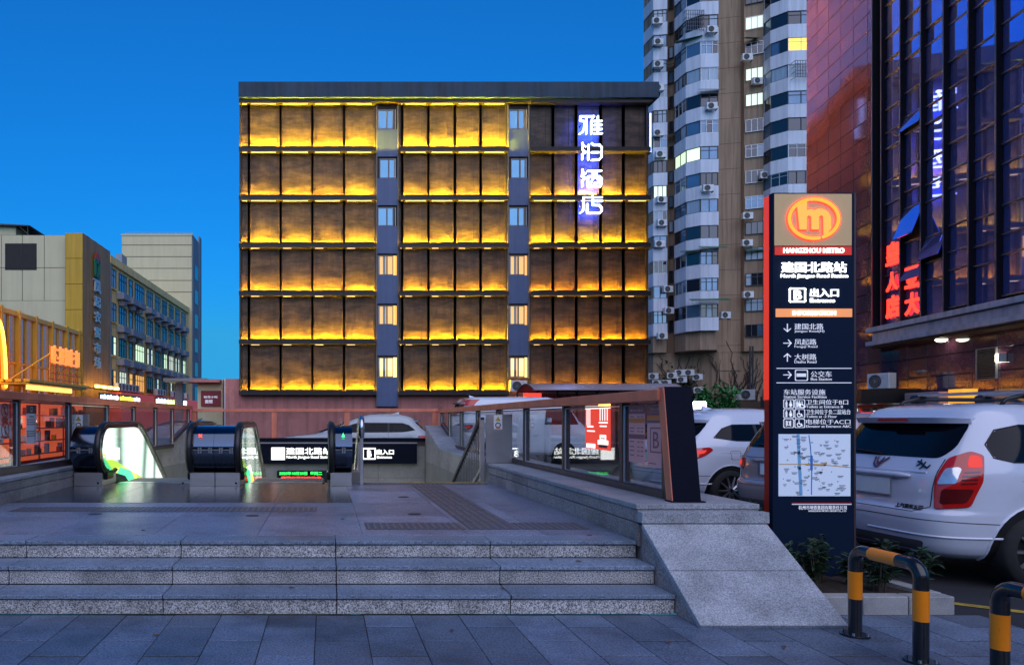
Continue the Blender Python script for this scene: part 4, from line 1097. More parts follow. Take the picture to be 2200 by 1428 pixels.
def car(name, label, tab, paint, loc, rot, n=7.0, detail='mid', group=None, wheels=(.86, 3.58), plate=True, side_win=None, roof_rails=False, lit=False, badge=False):
    t = thing(name, label, 'car', loc, rot, group)
    c = Car(tab, n); W = max(r[3] for r in tab); L = tab[3][2]
    bd = c.body('body', paint, t)
    ar = lambda s: (lambda u, z: c.arc(u, z, s))
    # glass
    ztop = tab[-4][0]; zb = tab[9][0]
    rz0, rz1 = zb + .045, ztop - .03
    c.decal('rear_window', c.rear, rounded_poly([(-.60, rz0), (.60, rz0), (.66, rz0 + .10), (.63, rz1), (-.63, rz1), (-.66, rz0 + .10)], .07), 'car_glass', t)
    fw = c.sec(rz0)[2] - .10
    c.decal('windscreen', c.front, rounded_poly([(-fw, rz0 - .02), (fw, rz0 - .02), (fw - .10, rz1 - .02), (-fw + .10, rz1 - .02)], .06), 'car_glass', t)
    sw = side_win or [(.62, zb + .10), (1.0, zb + .045), (3.02, zb + .03), (2.62, ztop - .16), (2.30, ztop - .075), (1.0, ztop - .085), (.80, ztop - .15)]
    for s in (-1, 1):
        fs = lambda x, z, s=s: c.side(x, z, s)
        c.decal('side_window', fs, rounded_poly(sw, .06), 'car_glass', t)
        c.line('window_trim', fs, sw + sw[:1], t, .007, 'trim_black')
        for xd in ((1.42, 2.35) if L > 4 else (1.4, 2.3)):
            MB()  # pillars between the side windows
            c.decal('pillar', fs, [(xd - .03, zb + .05), (xd + .03, zb + .05), (xd + .02, ztop - .085), (xd - .04, ztop - .085)], 'trim_black', t, .007)
            c.line('door_seam', fs, [(xd, zb + .04), (xd + .02, .75), (xd, .36)], t)
            MB().tube([fs(xd + .12 + .045 * k, .98 if zb > 1.05 else zb - .08) + Vector((0, s * (.012 + .018 * math.sin(math.pi * k / 4)), 0)) for k in range(5)], .012, 6).build('door_handle', 'chrome', t, smooth=True)
        c.line('sill_seam', fs, [(.95, .36), (3.5, .36)], t)
        # wheel housings
        for xw in wheels:
            pts = [(xw + .42 * math.cos(a), .345 + .42 * math.sin(a)) for a in [R(-14 + 208 * k / 20) for k in range(21)]]
            c.decal('wheel_arch', fs, [(p[0], max(p[1], tab[0][0] + .005)) for p in pts], 'trim_black', t, .004)
            c.line('arch_lip', fs, [(p[0], max(p[1], tab[0][0] + .005)) for p in pts], t, .012, paint)
            wheel(t, xw, s, c.side(xw, .5, 1).y + .02)
        # mirror
        m = fs(3.0, zb + .05)
        mr = MB().box(m.x - .07, m.x + .09, m.y - .02, m.y + .02, zb + .02, zb + .05); a0, a1 = sorted((m.y + s * .0, m.y + s * .21))
        mr.box(m.x - .05, m.x + .06, a0, a1, zb + .03, zb + .17); soft(mr.build('wing_mirror', paint, t, bevel=.02), .02)
        # tail lamps wrapping the corner
        if detail == 'big':
            P = [(.665, 1.17), (.78, 1.235), (.89, 1.20), (.955, 1.06), (.975, .965), (.90, .74), (.66, .705), (.645, .95)]
        else:
            P = [(.55, .86), (.55, 1.0), (.74, 1.03), (1.02, 1.06), (1.10, 1.02), (1.02, .93), (.86, .86)]
        P = [(u, z + (zb - 1.12)) for u, z in P]
        tl = c.decal('tail_lamp', ar(s), rounded_poly(P, .03), 'tail_red', t, .014, .05)
        c.line('lamp_gasket', ar(s), rounded_poly(P, .03) + [rounded_poly(P, .03)[0]], tl, .007, 'trim_black')
        dz = zb - 1.12
        if detail == 'big':
            c.decal('clear_lens', ar(s), rounded_poly([(.665, .93), (.79, .945), (.795, 1.07), (.77, 1.09), (.69, 1.075)], .02), 'tail_clear', tl, .018, .05)
            for k in range(4): c.decal('dark_reflector', ar(s), [(.82, .935 + .034 * k), (.93, .945 + .034 * k), (.93, .957 + .034 * k), (.82, .949 + .034 * k)], 'tail_dark', tl, .018, .05)
            c.decal('dark_reflector', ar(s), rounded_poly([(.69, .75), (.87, .775), (.92, .90), (.70, .89)], .03), 'tail_dark', tl, .0165, .05)
            c.decal('lit_reflector', ar(s), rounded_poly([(.82, 1.09), (.93, 1.09), (.87, 1.19), (.79, 1.20)], .03), 'tail_lit', tl, .0165, .05)
        else:
            c.decal('lit_reflector', ar(s), rounded_poly([(.60, .90 + dz), (.72, .91 + dz), (.73, .98 + dz), (.60, .965 + dz)], .02), 'tail_lit', tl, .018, .05)
            c.decal('dark_reflector', ar(s), rounded_poly([(.80, .93 + dz), (.98, .96 + dz), (1.0, 1.015 + dz), (.80, 1.0 + dz)], .02), 'tail_lit', tl, .018, .05)
        c.line('body_crease', fs, [(.7, .98 + (zb - 1.12)), (3.9, .93 + (zb - 1.12))], t, .006, paint)
        hl = c.decal('headlamp', lambda y, z, s=s: c.front(s * y, z), rounded_poly([(.45, .70), (.80, .74), (.86, .90), (.50, .84)], .03), 'headlamp', t, .012)
    # fuel flap on the near flank
    fs = lambda x, z: c.side(x, z, -1)
    c.line('fuel_flap', fs, rounded_poly([(.86, .86), (1.04, .86), (1.04, 1.0), (.86, 1.0)], .025) + [(.86 + .025, .86)], t, .003)
    # tailgate seams, plate, bumper
    z_ = zb - 1.12
    c.line('tailgate_seam', c.rear, [(-.64, 1.16 + z_), (-.62, .72), (-.5, .665), (.5, .665), (.62, .72), (.64, 1.16 + z_)], t, .0045)
    c.line('tailgate_crease', c.rear, [(-.55, 1.03 + z_), (.55, 1.03 + z_)], t, .010, paint)
    br = MB(); zc = 1.0 + z_
    hb = [c.rear(y, zc - .01) + Vector((-.022, 0, 0)) for y in (-.42, -.3, 0, .3, .42)]
    MB().tube(hb, [.012, .03, .032, .03, .012], 8).build('plate_brow', paint, t, smooth=True)
    if plate:
        q = c.rear(0, .90 + z_); pl_ = MB().box(q.x - .030, q.x - .012, -.22, .22, .79 + z_, .955 + z_).build('number_plate', 'plate', t, bevel=.004)
        MB().tube([(q.x - .028, -.238, .787 + z_), (q.x - .028, .238, .787 + z_), (q.x - .028, .238, .958 + z_), (q.x - .028, -.238, .958 + z_)], .009, 5, close=True).build('plate_frame', 'chrome', pl_)
    c.decal('bumper_insert', c.rear, rounded_poly([(-.52, .27), (.52, .27), (.60, .40), (-.60, .40)], .05), 'bumper_grey', t, .003)
    c.line('bumper_line', ar(-1), [(0, .60), (.72, .60), (1.25, .585)], t, .004); c.line('bumper_line', ar(1), [(0, .60), (.72, .60), (1.25, .585)], t, .004)
    c.line('bumper_line', ar(-1), [(0, .455), (.9, .455), (1.3, .46)], t, .012, paint)
    # roof spoiler with the high brake lamp
    sp = MB(); zs = ztop - .005; n_ = 14; up, lo = [], []
    for k in range(n_ + 1):
        y = -.64 + 1.28 * k / n_; q = c.rear(y * .96, ztop - .02); e = 1 - abs(2 * k / n_ - 1) ** 6
        up.append((q.x - .13 * e - .03, y, zs + .012 * e)); lo.append((q.x - .10 * e - .02, y, zs - .045))
    rb = [(c.rear(p[1] * .96, ztop - .02).x + .22, p[1] * .94, zs + .028) for p in up]; rl_ = [(c.rear(p[1] * .96, ztop - .02).x + .06, p[1] * .94, zs - .05) for p in up]
    m_ = len(up)
    for rows in ((up, rb), (rb, rl_), (rl_, lo), (lo, up)):
        o = len(sp.v); sp.v += list(rows[0]) + list(rows[1]); sp.f += [(o + i, o + i + 1, o + m_ + i + 1, o + m_ + i) for i in range(m_ - 1)]
    for i in (0, m_ - 1): o = len(sp.v); sp.v += [up[i], rb[i], rl_[i], lo[i]]; sp.f.append((o, o + 1, o + 2, o + 3))
    so = sp.build('roof_spoiler', paint, t, smooth=True, fix=True); so.data.set_sharp_from_angle(angle=R(40))
    xm = up[m_ // 2][0]; MB().box(xm - .006, xm + .03, -.17, .17, zs - .022, zs - .002).build('brake_lamp', 'tail_red', so)
    # wiper and antenna fin
    q0, q1 = c.rear(0, rz0 + .02), c.rear(.42, rz0 + .05)
    MB().tube([q0 + Vector((-.03, 0, 0)), q1 + Vector((-.025, 0, 0))], [.012, .006], 5).build('rear_wiper', 'trim_black', t)
    zr = tab[-1][0]; xf_ = tab[-1][1] - .10
    if detail != 'big': MB().add([(xf_ - .09, 0, zr + .06), (xf_ + .16, .0, zr - .01), (xf_ - .07, .035, zr - .03), (xf_ - .07, -.035, zr - .03), (xf_ + .16, .02, zr - .03), (xf_ + .16, -.02, zr - .03)], [(0, 1, 4, 2), (0, 3, 5, 1), (0, 2, 3), (1, 5, 4)]).build('antenna_fin', paint, t)
    if roof_rails:
        for s in (-1, 1):
            y = s * .56
            MB().tube([(.80, y, zr - .05), (.86, y, zr + .025), (1.0, y, zr + .055), (2.1, y, zr + .05), (2.3, y, zr - .02)], [.016, .02, .022, .022, .016], 8).build('roof_rail', 'trim_black', t, smooth=True)
            b_ = MB().box(1.02, 1.14, s * .62 - .06, s * .62 + .06, zr + .01, zr + .105); b_.box(1.75, 1.87, s * .62 - .06, s * .62 + .06, zr + .01, zr + .105); soft(b_.build('rack_foot', 'trim_black', t, bevel=.02), .02)
        for x in (1.08, 1.81): MB().box(x - .04, x + .04, -.60, .60, zr + .085, zr + .115).build('cross_bar', 'brushed_steel', t, bevel=.008)
    if badge:
        # the maker's five pointed emblem, model lettering and a lizard sticker
        e = MB(); fr_ = lambda p: c.rear(-p.x, p.z) + Vector((-.010 + p.y, 0, 0))
        for a in ([(-.075, 1.125), (-.055, 1.06), (-.012, 1.025)], [(-.04, 1.12), (-.03, 1.085), (.0, 1.055)], [(.0, 1.03), (.035, 1.085), (.085, 1.125)], [(-.005, 1.06), (.02, 1.10), (.03, 1.12)]):
            stroke_flat(e, [(u, v + .02) for u, v in a], .016, 0, .006, 4)
        e.v = [tuple(fr_(Vector(p))) for p in e.v]; e.build('emblem', 'tail_dark', t, fix=True)
        e = MB()
        for a in ([(.42, 1.13), (.47, 1.115), (.50, 1.09), (.545, 1.075), (.555, 1.10)], [(.45, 1.145), (.46, 1.11), (.435, 1.09)], [(.50, 1.125), (.495, 1.09), (.48, 1.065)]): stroke_flat(e, a, .014, 0, .003, 4)
        e.v = [tuple(fr_(Vector(p))) for p in e.v]; e.build('lizard_sticker', 'trim_black', t, fix=True)
        lettering('上汽通用五菱', .30, .58, .655 + .03, .695 + .03, -.001, 'trim_black', t, .02, .006, 'maker_lettering', frame=fr_)
    return t
a80 = R(9.8)
car('parked_car', 'white SUV with roof rack parked tail out next to the pylon sign', SUV, 'paint_white', (5.50, 7.00, -.03), R(1.0), detail='big', roof_rails=True, badge=True, side_win=[(.47, 1.30), (.50, 1.18), (.66, 1.14), (3.02, 1.13), (2.62, 1.38), (2.30, 1.475), (.80, 1.475), (.58, 1.43)])
HATCH = [(z * .985, xr, xf, w) for z, xr, xf, w in SUV]
car('parked_car', 'pinkish silver hatchback parked behind the pylon sign between two white cars', [(z * .965, xr * 1.0, xf * .96, w * .97) for z, xr, xf, w in SUV], 'paint_silver', (6.12, 9.5, -.03), a80)
SUV2 = [(.24, .20, 4.40, .76), (.30, .10, 4.52, .84), (.42, .03, 4.58, .88), (.56, .0, 4.60, .895), (.66, .0, 4.60, .90), (.78, .02, 4.59, .90), (.92, .06, 4.53, .90), (1.00, .10, 4.40, .89), (1.06, .14, 4.02, .88), (1.12, .19, 3.48, .86), (1.20, .27, 3.30, .835), (1.36, .42, 2.85, .77), (1.52, .58, 2.46, .71), (1.62, .70, 2.18, .655), (1.69, .95, 1.95, .56), (1.72, 1.2, 1.75, .38)]
car('parked_car', 'white SUV with red tail lamp parked beyond the slanted black end post', SUV2, 'paint_white', (5.72, 12.15, -.03), a80, n=5.5)
car('parked_car', 'pearl white crossover parked sideways behind the glass at the head of the stairwell', [(z * .985, xr, xf * 1.04, w) for z, xr, xf, w in SUV2], 'paint_pearl', (3.28, 21.3, -.03), R(180), n=6)
SEDAN = [(z * .88, xr, xf, w * .98) for z, xr, xf, w in SUV2]
car('parked_car', 'dark glossy saloon behind the glass screen next to the pearl white crossover', SEDAN, 'paint_black', (-3.0, 22.4, -.03), R(180), n=6)
tx = car('taxi', 'pale blue taxi with a lit roof sign parked beyond the white SUV', [(z * .96, xr, xf, w) for z, xr, xf, w in SUV2], 'paint_taxi', (7.05, 15.6, -.03), a80, n=6)
em('taxi_lamp', (.92, .97, 1), 6)
rs_ = MB().box(1.50, 1.66, -.16, .16, 1.66, 1.94).build('roof_sign', 'taxi_lamp', tx, bevel=.03)
MB().box(1.44, 1.72, -.20, .20, 1.60, 1.64).build('roof_sign_base', 'trim_black', tx)
VAN = [(.30, .10, 4.9, .80), (.40, .04, 4.95, .88), (.60, .0, 4.98, .92), (.75, .0, 4.98, .93), (.9, .01, 4.96, .93), (1.0, .02, 4.85, .93), (1.1, .03, 4.65, .93), (1.2, .04, 4.5, .925), (1.3, .05, 4.4, .92), (1.4, .06, 4.3, .915), (1.6, .08, 4.15, .90), (1.9, .12, 3.9, .87), (2.1, .18, 3.7, .82), (2.22, .28, 3.5, .74), (2.28, .45, 3.2, .62), (2.31, .7, 2.9, .4)]
pm('van_red', (.55, .06, .04), .35, coat=.6)
vn = car('van', 'tall white van with a red stripe behind the bronze glass screen', VAN, 'paint_white', (4.55, 24.3, -.03), R(4), n=8, side_win=[(2.9, 1.35), (4.1, 1.35), (3.85, 1.85), (2.95, 1.85)])
cv = Car(VAN, 8)
cv.decal('red_stripe', lambda u, z: cv.arc(u, z, -1), [(.0, 1.98), (1.0, 1.98), (1.05, 2.2), (.0, 2.2)], 'van_red', vn, .006)
# ------------------------------------------------------------------ the hotel
HY = 46.0
pm('hotel_screen_x', (.3, .2, .1), .4)
m, nt, b = newmat('louvre_metal')          # fine horizontal corrugation with blotches
pos = position(nt)
c0 = mixcol(nt, ramp(nt, noise(nt, 1.1, 8, position(nt, (.7, 1, 2.2)), .7), [(.36, (0, 0, 0)), (.64, (1, 1, 1))]), (.018, .011, .007), (.095, .062, .040))
c1 = ramp(nt, noise(nt, 1.0, 6, position(nt, (3, 1, .5)), .7), [(.4, (1, 1, 1)), (.65, (.6, .6, .62))])
nt.links.new(mixcol(nt, 1.0, c0, c1, 'MULTIPLY'), b.inputs['Base Color'])
b.inputs['Roughness'].default_value = .5; b.inputs['Metallic'].default_value = .25
wv = nt.nodes.new('ShaderNodeTexWave'); wv.bands_direction = 'Z'; wv.inputs['Scale'].default_value = 3.4; wv.inputs['Distortion'].default_value = .3
nt.links.new(pos, wv.inputs['Vector'])
bn = nt.nodes.new('ShaderNodeBump'); bn.inputs['Strength'].default_value = .3; bn.inputs['Distance'].default_value = .01
nt.links.new(wv.outputs['Fac'], bn.inputs['Height']); nt.links.new(bn.outputs[0], b.inputs['Normal'])
pm('hotel_frame', (.02, .017, .016), .5, .3)
pm('hotel_cap', (.008, .038, .075), .6, 0, .3, .6, streak=.5)
pm('hotel_blue', (.075, .115, .24), .5, 0, .08, 1.5, streak=.12)
pm('hotel_pink', (.60, .24, .21), .85, 0, .15, .8, .3, 20, streak=.25, dirt=(.7, .5, .35))
pm('window_frame', (.19, .15, .12), .4, .3)
pm('strip_trim', (.13, .13, .15), .5, .2)
pm('trim_light', (.45, .45, .47), .4, .3)
UP = {}
for k_, (c_, s_) in {'uplight': ((1, .62, .001), 1750), 'uplight_dim': ((1, .55, .001), 1100), 'uplight_red': ((1, .44, .001), 850), 'uplight_top': ((1, .66, .002), 3300)}.items():
    UP[k_] = [em(k_ + '_' + w_, (c_[0], c_[1] * g_, c_[2]), s_ * q_).name for w_, q_, g_ in (('soft', .72, .96), ('plain', 1.0, 1.0), ('strong', 1.22, 1.03), ('full', 1.05, .98))]
rs_h = random.Random(31)
em('strip_lamp', (1, .72, .35), 1.3)
em('room_warm', (1, .48, .08), 1.3); em('room_bright', (1, .62, .2), 2.6)
pm('room_dark', (.03, .025, .022), .8)
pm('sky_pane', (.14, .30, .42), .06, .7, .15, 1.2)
pm('curtain', (.55, .50, .42), .9, 0, .25, 2, stretch=(9, 1, .2))
ht = thing('hotel_building', 'hotel block clad in amber lit louvre panels under a dark flat cornice', 'building', (8, HY, 0))
HX = lambda p: PX(p, HY)
HZ = lambda p: PZ(p, HY)
zl = [HZ(y) for y in (225, 328, 431, 532, 634, 737, 845)]
cols = [(517, 535), (535, 603), (603, 671), (671, 739), (739, 806), (856, 864), (864, 920), (920, 977), (977, 1032), (1032, 1087), (1137, 1187), (1187, 1237), (1237, 1289), (1289, 1338), (1338, 1388)]
MB().box(HX(517), HX(1388), HY + .12, HY + 16, 0, HZ(222)).build('wall', 'hotel_pink', ht)
MB().box(HX(480), HX(517) - .01, HY + .2, HY + 14, 0, HZ(813)).build('annex_wall', 'hotel_pink', ht)
MB().box(HX(481), HX(484), HY + .15, HY + .2, 0, HZ(813)).build('drain_pipe', 'trim_light', ht)
MB().box(HX(517) - .05, HX(1405), HY - .75, HY + 16.2, HZ(221), HZ(187)).build('cornice', 'hotel_cap', ht, bevel=.03)
MB().box(HX(517) + .05, HX(1395), HY - .55, HY + .1, HZ(226), HZ(221) - .003).build('cornice_soffit', 'hotel_frame', ht)
for p in (1238,): MB().box(HX(p), HX(p) + .03, HY - .757, HY - .75, HZ(220), HZ(188)).build('cornice_joint', 'hotel_frame', ht)
for ci, (a, b2) in enumerate(cols):
    xa, xb = HX(a), HX(b2)
    for r in range(6):
        zt_, zb_ = zl[r], zl[r + 1]
        MB().box(xa + .06, xb - .06, HY, HY + .06, zb_ + .1, zt_ - .1).build('louvre_panel', 'louvre_metal', ht)
        # thin flanged rib a quarter in from the edge of each wide panel
        if b2 - a > 30: MB().box(xb - .06 - (xb - xa) * .26, xb - .03 - (xb - xa) * .26, HY - .025, HY, zb_ + .12, zt_ - .12).build('panel_rib', 'louvre_metal', ht)
        unlit = ci >= 10 and r in (0, 1) and not (r == 1)
        if not unlit:
            m_ = 'uplight_top' if r == 0 else 'uplight_red' if ci >= 10 and r > 2 else 'uplight_dim' if r > 2 else 'uplight'
            MB().box(xa + .12, xb - .12, HY - (.40 if r == 0 else .29), HY - (.35 if r == 0 else .24), zb_ + .115, zb_ + .15).build('uplight', rs_h.choice(UP[m_]), ht)
            MB().box(xa + .10, xb - .10, HY - .455, HY - .435, zb_ + .112, zb_ + .25).build('lamp_shade', 'hotel_frame', ht)
            if not (ci >= 10 and r in (0, 1)): MB().box(xa + .15 + (xb - xa) * .02, xa + (xb - xa) * (.86 if r < 3 else .35), HY - .46, HY - .42, zt_ - .17, zt_ - .135).build('strip_lamp', 'strip_lamp', ht)
    for p in (a, b2):
        MB().box(HX(p) - .065, HX(p) + .065, HY - .18, HY + .1, zl[6] - .05, zl[0] + .05).build('mullion', 'hotel_frame', ht)
for a, b2 in ((517, 806), (856, 1087), (1137, 1388)):
    for r in range(7):
        MB().box(HX(a) - .05, HX(b2) + .05, HY - .58, HY + .09, zl[r] - .11, zl[r] + .11).build('ledge', 'hotel_frame', ht)
        MB().box(HX(a) - .05, HX(b2) + .05, HY - .59, HY - .55, zl[r] + .11, zl[r] + .16).build('ledge_lip', 'hotel_frame', ht)
wins = [(238, 280, 'sky'), (343, 385, 'sky'), (447, 487, 'sky'), (550, 592, 'warm'), (657, 698, 'warm'), (768, 810, 'bright')]
for k, (a, b2) in enumerate(((808, 855), (1089, 1135))):
    xa, xb = HX(a), HX(b2)
    zlow = HZ(873) if k == 0 else HZ(812)
    edges = [HZ(231)] + [z for w in wins for z in (HZ(w[0]), HZ(w[1]))] + [zlow]
    MB().box(xa, xb, HY - .05, HY + .11, zlow, HZ(229)).build('strip_back', 'hotel_frame', ht)
    for q in (xa, xb - .06): MB().box(q, q + .06, HY - .26, HY - .05, zlow, HZ(229)).build('strip_edge', 'strip_trim', ht)
    for r, (t_, bo, kind) in enumerate(wins):
        z1, z0 = HZ(t_), HZ(bo)
        znext = HZ(wins[r + 1][0]) + .12 if r < 5 else zlow
        MB().box(xa + .065, xb - .065, HY - .20, HY - .05, znext, z0 - .012).build('blue_panel', 'hotel_blue', ht, bevel=.01)
        w = MB(); L_, R_ = xa + .10, xb - .10
        sh = (.12 if r == 1 else 0)
        for (u0, u1) in ((L_ + sh, L_ + sh + .62), (L_ + sh + .60, min(R_ - .12, L_ + sh + 1.04))):
            w.box(u0, u0 + .055, HY - .18, HY - .10, z0, z1).box(u1 - .055, u1, HY - .18, HY - .10, z0, z1).box(u0 + .055, u1 - .055, HY - .18, HY - .10, z0, z0 + .055).box(u0 + .055, u1 - .055, HY - .18, HY - .10, z1 - .055, z1)
        wo = w.build('window', 'window_frame', ht)
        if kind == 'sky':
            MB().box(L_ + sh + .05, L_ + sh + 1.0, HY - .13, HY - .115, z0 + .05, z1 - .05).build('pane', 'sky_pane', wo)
        else:
            MB().box(L_ + sh + .05, L_ + sh + 1.0, HY - .13, HY - .125, z0 + .05, z1 - .05).build('pane', 'window_glass', wo)
            MB().box(L_ + .03, R_, HY - .06, HY - .052, z0, z1).build('lit_room', 'room_warm' if kind == 'warm' else 'room_bright', wo)
            MB().box(L_ + .35, L_ + .52, HY - .085, HY - .07, z0, z1).box(L_ + .02, L_ + .14, HY - .085, HY - .07, z0, z1).build('curtain', 'curtain', wo)
        MB().box(R_ - .12, R_ - .085, HY - .22, HY - .18, z0, z1 - .02).build('open_sash', 'trim_light', wo)
# roof railing and plant behind the cornice
rr_ = MB()
for i in range(12): rr_.cyl((HX(560) + i * 2.1, HY + 3, HZ(188)), (HX(560) + i * 2.1, HY + 3, HZ(188) + 1.0), .03, 5)
for z in (.5, 1.0): rr_.cyl((HX(560), HY + 3, HZ(188) + z), (HX(560) + 23.1, HY + 3, HZ(188) + z), .03, 5)
rr_.build('roof_railing', 'dark_metal', ht)
# end wall lettering glowing red towards the granite building, and the dotted lamp edge
em('blue_neon', (.35, .5, 1), 2.0)
de = thing('lamp_edge', 'column of small blue white lamps down the end corner of the hotel', 'light strip', (HX(1388) + .25, HY - .3, 14))
e = MB()
for k in range(70): e.box(HX(1388) + .1, HX(1388) + .22, HY - .30, HY - .25, HZ(330) + k * .037 * 1.0, HZ(330) + k * .037 + .018)
e.build('lamps', 'blue_neon', de)['kind'] = 'stuff'
MB().box(HX(1388) + .08, HX(1388) + .25, HY - .24, HY + .1, HZ(332), HZ(245)).build('rail', 'hotel_frame', de)

# the vertical neon sign: four rounded characters
em('hotel_neon', (.80, .88, 1), 2.2); em('neon_halo', (.02, .08, 1), 130)
GLY = {
 'a': [[(180, 110), (352, 110)], [(180, 112), (178, 160), (248, 176)], [(255, 112), (255, 328)], [(238, 180), (226, 260), (205, 308), (172, 328)], [(342, 108), (318, 172), (318, 328)], [(400, 108), (400, 325)], [(352, 168), (448, 168)], [(352, 218), (448, 218)], [(352, 270), (448, 270)], [(352, 325), (452, 325)]],
 'b': [[(205, 442), (212, 476), (244, 494)], [(205, 494), (202, 528), (244, 560)], [(204, 650), (206, 585), (244, 562)], [(280, 467), (280, 655)], [(322, 448), (348, 470), (418, 470), (446, 500), (446, 620), (416, 654), (326, 659)], [(322, 562), (408, 562)]],
 'c': [[(205, 778), (212, 816), (244, 830)], [(205, 832), (200, 860), (240, 886)], [(205, 990), (205, 920), (240, 890)], [(272, 796), (444, 796)], [(276, 868), (276, 990), (428, 990), (446, 962), (446, 892), (420, 866), (290, 866)], [(340, 800), (340, 892), (316, 940)], [(382, 800), (382, 880), (408, 904), (438, 906)], [(362, 946), (430, 946)]],
 'd': [[(330, 1112), (330, 1130)], [(215, 1132), (450, 1132)], [(220, 1132), (220, 1250), (210, 1300), (175, 1326)], [(335, 1132), (335, 1222)], [(335, 1176), (454, 1176)], [(266, 1212), (266, 1324)], [(335, 1226), (420, 1230), (446, 1262), (446, 1300), (420, 1326), (292, 1326)]]}
ns = thing('hotel_neon_sign', 'glowing white neon characters stacked on the dark panels of the hotel', 'sign', (17.5, HY - .6, 14.9))
for k, st_ in GLY.items():
    e = MB()
    for s in st_: stroke_flat(e, [(HX(1210 + p[0] / 5.945), HZ(240 + p[1] / 5.945)) for p in s], .105, HY - .5, .12, 7)
    e.build('neon_character', 'hotel_neon', ns)
    e = MB()
    for s in st_: stroke_flat(e, [(HX(1210 + p[0] / 5.945), HZ(240 + p[1] / 5.945)) for p in s], .05, HY - .46, .04, 5)
    e.build('halo_tube', 'neon_halo', ns)
    e = MB(); ys = [p[1] for s in st_ for p in s]
    for x in (1242, 1284): e.box(HX(x) - .03, HX(x) + .03, HY - .5, HY - .17, HZ(240 + (min(ys) + max(ys)) / 2 / 5.945) - .04, HZ(240 + (min(ys) + max(ys)) / 2 / 5.945) + .04)
    e.build('bracket', 'dark_metal', ns)

# ------------------------------------------------------------------ air conditioner outdoor unit (one model, copied)
def ac_unit(name='air_conditioner'):
    t = thing(name, 'x', 'air conditioner', (0, 0, 0), 0.0)
    bo = MB().box(-.42, .42, -.16, .16, .02, .58).build('casing', 'white_plastic', t, bevel=.02)
    g = MB()
    for r in (.06, .12, .18, .235): g.tube([(-.10 + r * math.cos(k * math.tau / 18), -.172, .30 + r * math.sin(k * math.tau / 18)) for k in range(18)], .006, 4, close=True)
    for k in range(6): g.cyl((-.10 + .235 * math.cos(k * math.tau / 12), -.172, .30 + .235 * math.sin(k * math.tau / 12)), (-.10 - .235 * math.cos(k * math.tau / 12), -.172, .30 - .235 * math.sin(k * math.tau / 12)), .005, 4)
    MB().lathe([(0, 0), (.24, 0)], 20).build('fan_opening', 'trim_black', t)
    fo = t.children[-1] if t.children else None
    g.build('fan_guard', 'grey_metal', t)
    MB().box(-.40, -.36, -.2, .25, -.03, .02).box(.36, .40, -.2, .25, -.03, .02).build('bracket', 'dark_metal', t)
    return t
AC = ac_unit()
for ch in AC.children:
    if ch.name.startswith('fan_opening'):
        for v in ch.data.vertices: v.co = (-.10 + v.co.x, -.163, .30 + v.co.y)
AC_USED = [False]
def place_ac(x, y, z, rz, label, group, s=1.0):
    o = AC if not AC_USED[0] else copy_tree(AC); AC_USED[0] = True
    o.location = (x, y, z); o.rotation_euler = (0, 0, rz); o.scale = (s, s, s); o['label'] = label; o['group'] = group
    return o
# ------------------------------------------------------------------ apartment tower
pm('tower_beige', (.36, .25, .17), .85, 0, .12, .35, .2, 8, streak=.35)
pm('tower_white', (.68, .72, .82), .8, 0, .08, .5, streak=.2, each=.06)
pm('tower_joint', (.12, .085, .06), .9)
pm('alu_frame', (.5, .52, .55), .4, .4); pm('dark_frame', (.05, .05, .055), .45, .2)
pm('glass_dark', (.012, .018, .03), .06, 0, .3, .8, spec=1.0)
pm('glass_blue', (.10, .20, .32), .08, .3, .4, .9, spec=1.0)
pm('glass_curtain', (.30, .40, .50), .25, 0, .5, 1.2, spec=.8, stretch=(5, 5, .3))
em('lit_green', (.75, 1, .62), .85); em('lit_cool', (.85, .95, .75), .6); em('lit_yellow', (1, .62, .08), 1.15); em('lit_amber', (1, .5, .12), .7)
pm('awning_green', (.03, .12, .07), .5)
pm('bars', (.10, .10, .11), .5, .4)
tw = thing('apartment_tower', 'tall beige apartment tower with stacked white bay windows and balconies', 'building', (43, 78, 0))
V2 = lambda px, Y: Vector((PX(px, Y), Y))
bayL = [V2(1384, 79.8), V2(1404, 77.7), V2(1433, 77.5)]
bayC = [V2(1450, 77.3), V2(1474, 75.2), V2(1505, 74.15), V2(1543, 74.0)]
beige = [V2(1593, 76.9), V2(1600, 76.3), V2(1641, 75.6)]
bayR = [V2(1641, 75.6), V2(1656, 74.4), V2(1693, 73.2), V2(1750, 73.0)]
TOP = 60.0
outline = bayL + [V2(1433, 78.8), V2(1450, 78.2)] + [bayC[0] + Vector((.05, 0))] + [V2(1474, 75.6), V2(1505, 74.6), V2(1541, 74.45), V2(1542.5, 77.4)] + beige + [V2(1656, 74.75), V2(1693, 73.6), V2(1750, 73.4)] + [Vector((62, 73.4)), Vector((62, 96)), Vector((45, 96))]
core = [p.copy() for p in outline]
MB().extrude([(p.x, p.y + .12, 9.0) for p in core], (0, 0, TOP - 9)).build('wall', 'tower_beige', tw)
low = [V2(1384, 80.2), V2(1404, 78.4), V2(1450, 78.2), V2(1500, 77.6), V2(1545, 76.4), V2(1546, 77.4), V2(1590, 77.0), V2(1641, 75.9), V2(1750, 75.5), Vector((62, 75.5)), Vector((62, 96)), Vector((45, 96))]
MB().extrude([(p.x, p.y + .12, -.02) for p in low], (0, 0, 9.02)).build('base_wall', 'tower_beige', tw)
FH = 56.3 / 1480 * 74.3      # storey height
rs = random.Random(5)
def seg_frame(a, b):
    d = (b - a); L = d.length; d.normalize(); n = Vector((d.y, -d.x))      # n towards the viewer for left-to-right segments
    return lambda u, o, z: (a.x + d.x * u + n.x * o, a.y + d.y * u + n.y * o, z), L
